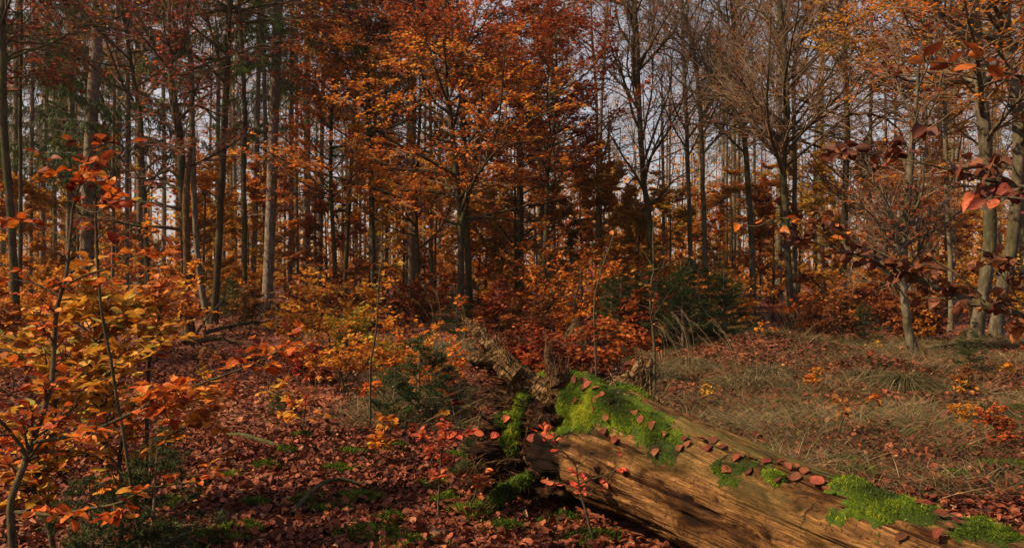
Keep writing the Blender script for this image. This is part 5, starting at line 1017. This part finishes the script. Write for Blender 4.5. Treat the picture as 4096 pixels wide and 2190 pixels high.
# ---- thin autumn haze in the wood
def haze():
    m, nt, N, out = mat('woodland_haze'); v = N('ShaderNodeVolumePrincipled'); v.inputs['Density'].default_value = .0004; v.inputs['Color'].default_value = (.97, .82, .62, 1); v.inputs['Anisotropy'].default_value = .35
    nt.links.new(v.outputs[0], out.inputs['Volume'])
    x0, x1, y0, y1, z0, z1 = -150, 150, -40, 165, -1.6, 34
    c = np.array([(x, y, z) for z in (z0, z1) for y in (y0, y1) for x in (x0, x1)], float)
    o = build('haze', [dict(v=c, f=np.array([(0, 2, 3, 1), (4, 5, 7, 6), (0, 1, 5, 4), (2, 6, 7, 3), (0, 4, 6, 2), (1, 3, 7, 5)]), m=0, t=.5, uv=None)], m, smooth=False); o['kind'] = 'stuff'
haze()
# ------------------------------------------------------------------ light, sky, camera
SUN_AZ, SUN_EL = -104.0, 40.0
def world():
    w = bpy.data.worlds.new('World'); bpy.context.scene.world = w; w.use_nodes = True; nt = w.node_tree; L = nt.links.new
    bg = nt.nodes['Background']; bg.inputs[1].default_value = .06
    sky = nt.nodes.new('ShaderNodeTexSky'); sky.sky_type = 'NISHITA'; sky.sun_disc = False; sky.sun_elevation = math.radians(SUN_EL); sky.sun_rotation = math.radians(SUN_AZ)
    sky.air_density = 1.2; sky.dust_density = 2.5; sky.ozone_density = 1.5
    tc = nt.nodes.new('ShaderNodeTexCoord'); nz = nt.nodes.new('ShaderNodeTexNoise'); nz.inputs['Scale'].default_value = 3; nz.inputs['Detail'].default_value = 5; L(tc.outputs['Generated'], nz.inputs[0])
    mr = nt.nodes.new('ShaderNodeMapRange'); mr.inputs[1].default_value = .3; mr.inputs[2].default_value = .7; mr.inputs[3].default_value = .35; mr.inputs[4].default_value = .75; L(nz.outputs[0], mr.inputs[0])
    mx = nt.nodes.new('ShaderNodeMix'); mx.data_type = 'RGBA'; L(mr.outputs[0], mx.inputs[0]); L(sky.outputs[0], mx.inputs[6]); mx.inputs[7].default_value = (5.2, 5.0, 5.35, 1)   # thin high cloud
    L(mx.outputs[2], bg.inputs[0])
world()
sd = bpy.data.lights.new('sun', 'SUN'); sd.energy = 5.0; sd.angle = math.radians(.5); sd.color = (1., .73, .43)
so = bpy.data.objects.new('sun', sd); C.objects.link(so)
a, e = math.radians(SUN_AZ), math.radians(SUN_EL)
sdir = Vector((math.sin(a)*math.cos(e), math.cos(a)*math.cos(e), math.sin(e))); so.rotation_euler = sdir.to_track_quat('Z', 'Y').to_euler()
cd = bpy.data.cameras.new('camera'); cam = bpy.data.objects.new('camera', cd); C.objects.link(cam)
cam.location = (0, 0, HC); cam.rotation_euler = (math.pi/2, 0, 0); cd.sensor_width = 36; cd.lens = 36*F/W; cd.clip_end = 1500; cd.clip_start = .05
sc = bpy.context.scene; sc.camera = cam
sc.view_settings.view_transform = 'Standard'; sc.view_settings.look = 'None'; sc.view_settings.exposure = 1.2; sc.view_settings.gamma = 1
sc.cycles.max_bounces = 8; sc.cycles.diffuse_bounces = 5; sc.cycles.glossy_bounces = 1; sc.cycles.transmission_bounces = 3; sc.cycles.transparent_max_bounces = 4
sc.cycles.use_denoising = True; sc.cycles.denoiser = 'OPENIMAGEDENOISE'; sc.cycles.denoising_input_passes = 'RGB_ALBEDO_NORMAL'; sc.cycles.denoising_prefilter = 'ACCURATE'; sc.cycles.caustics_reflective = False; sc.cycles.caustics_refractive = False; sc.cycles.sample_clamp_indirect = 4
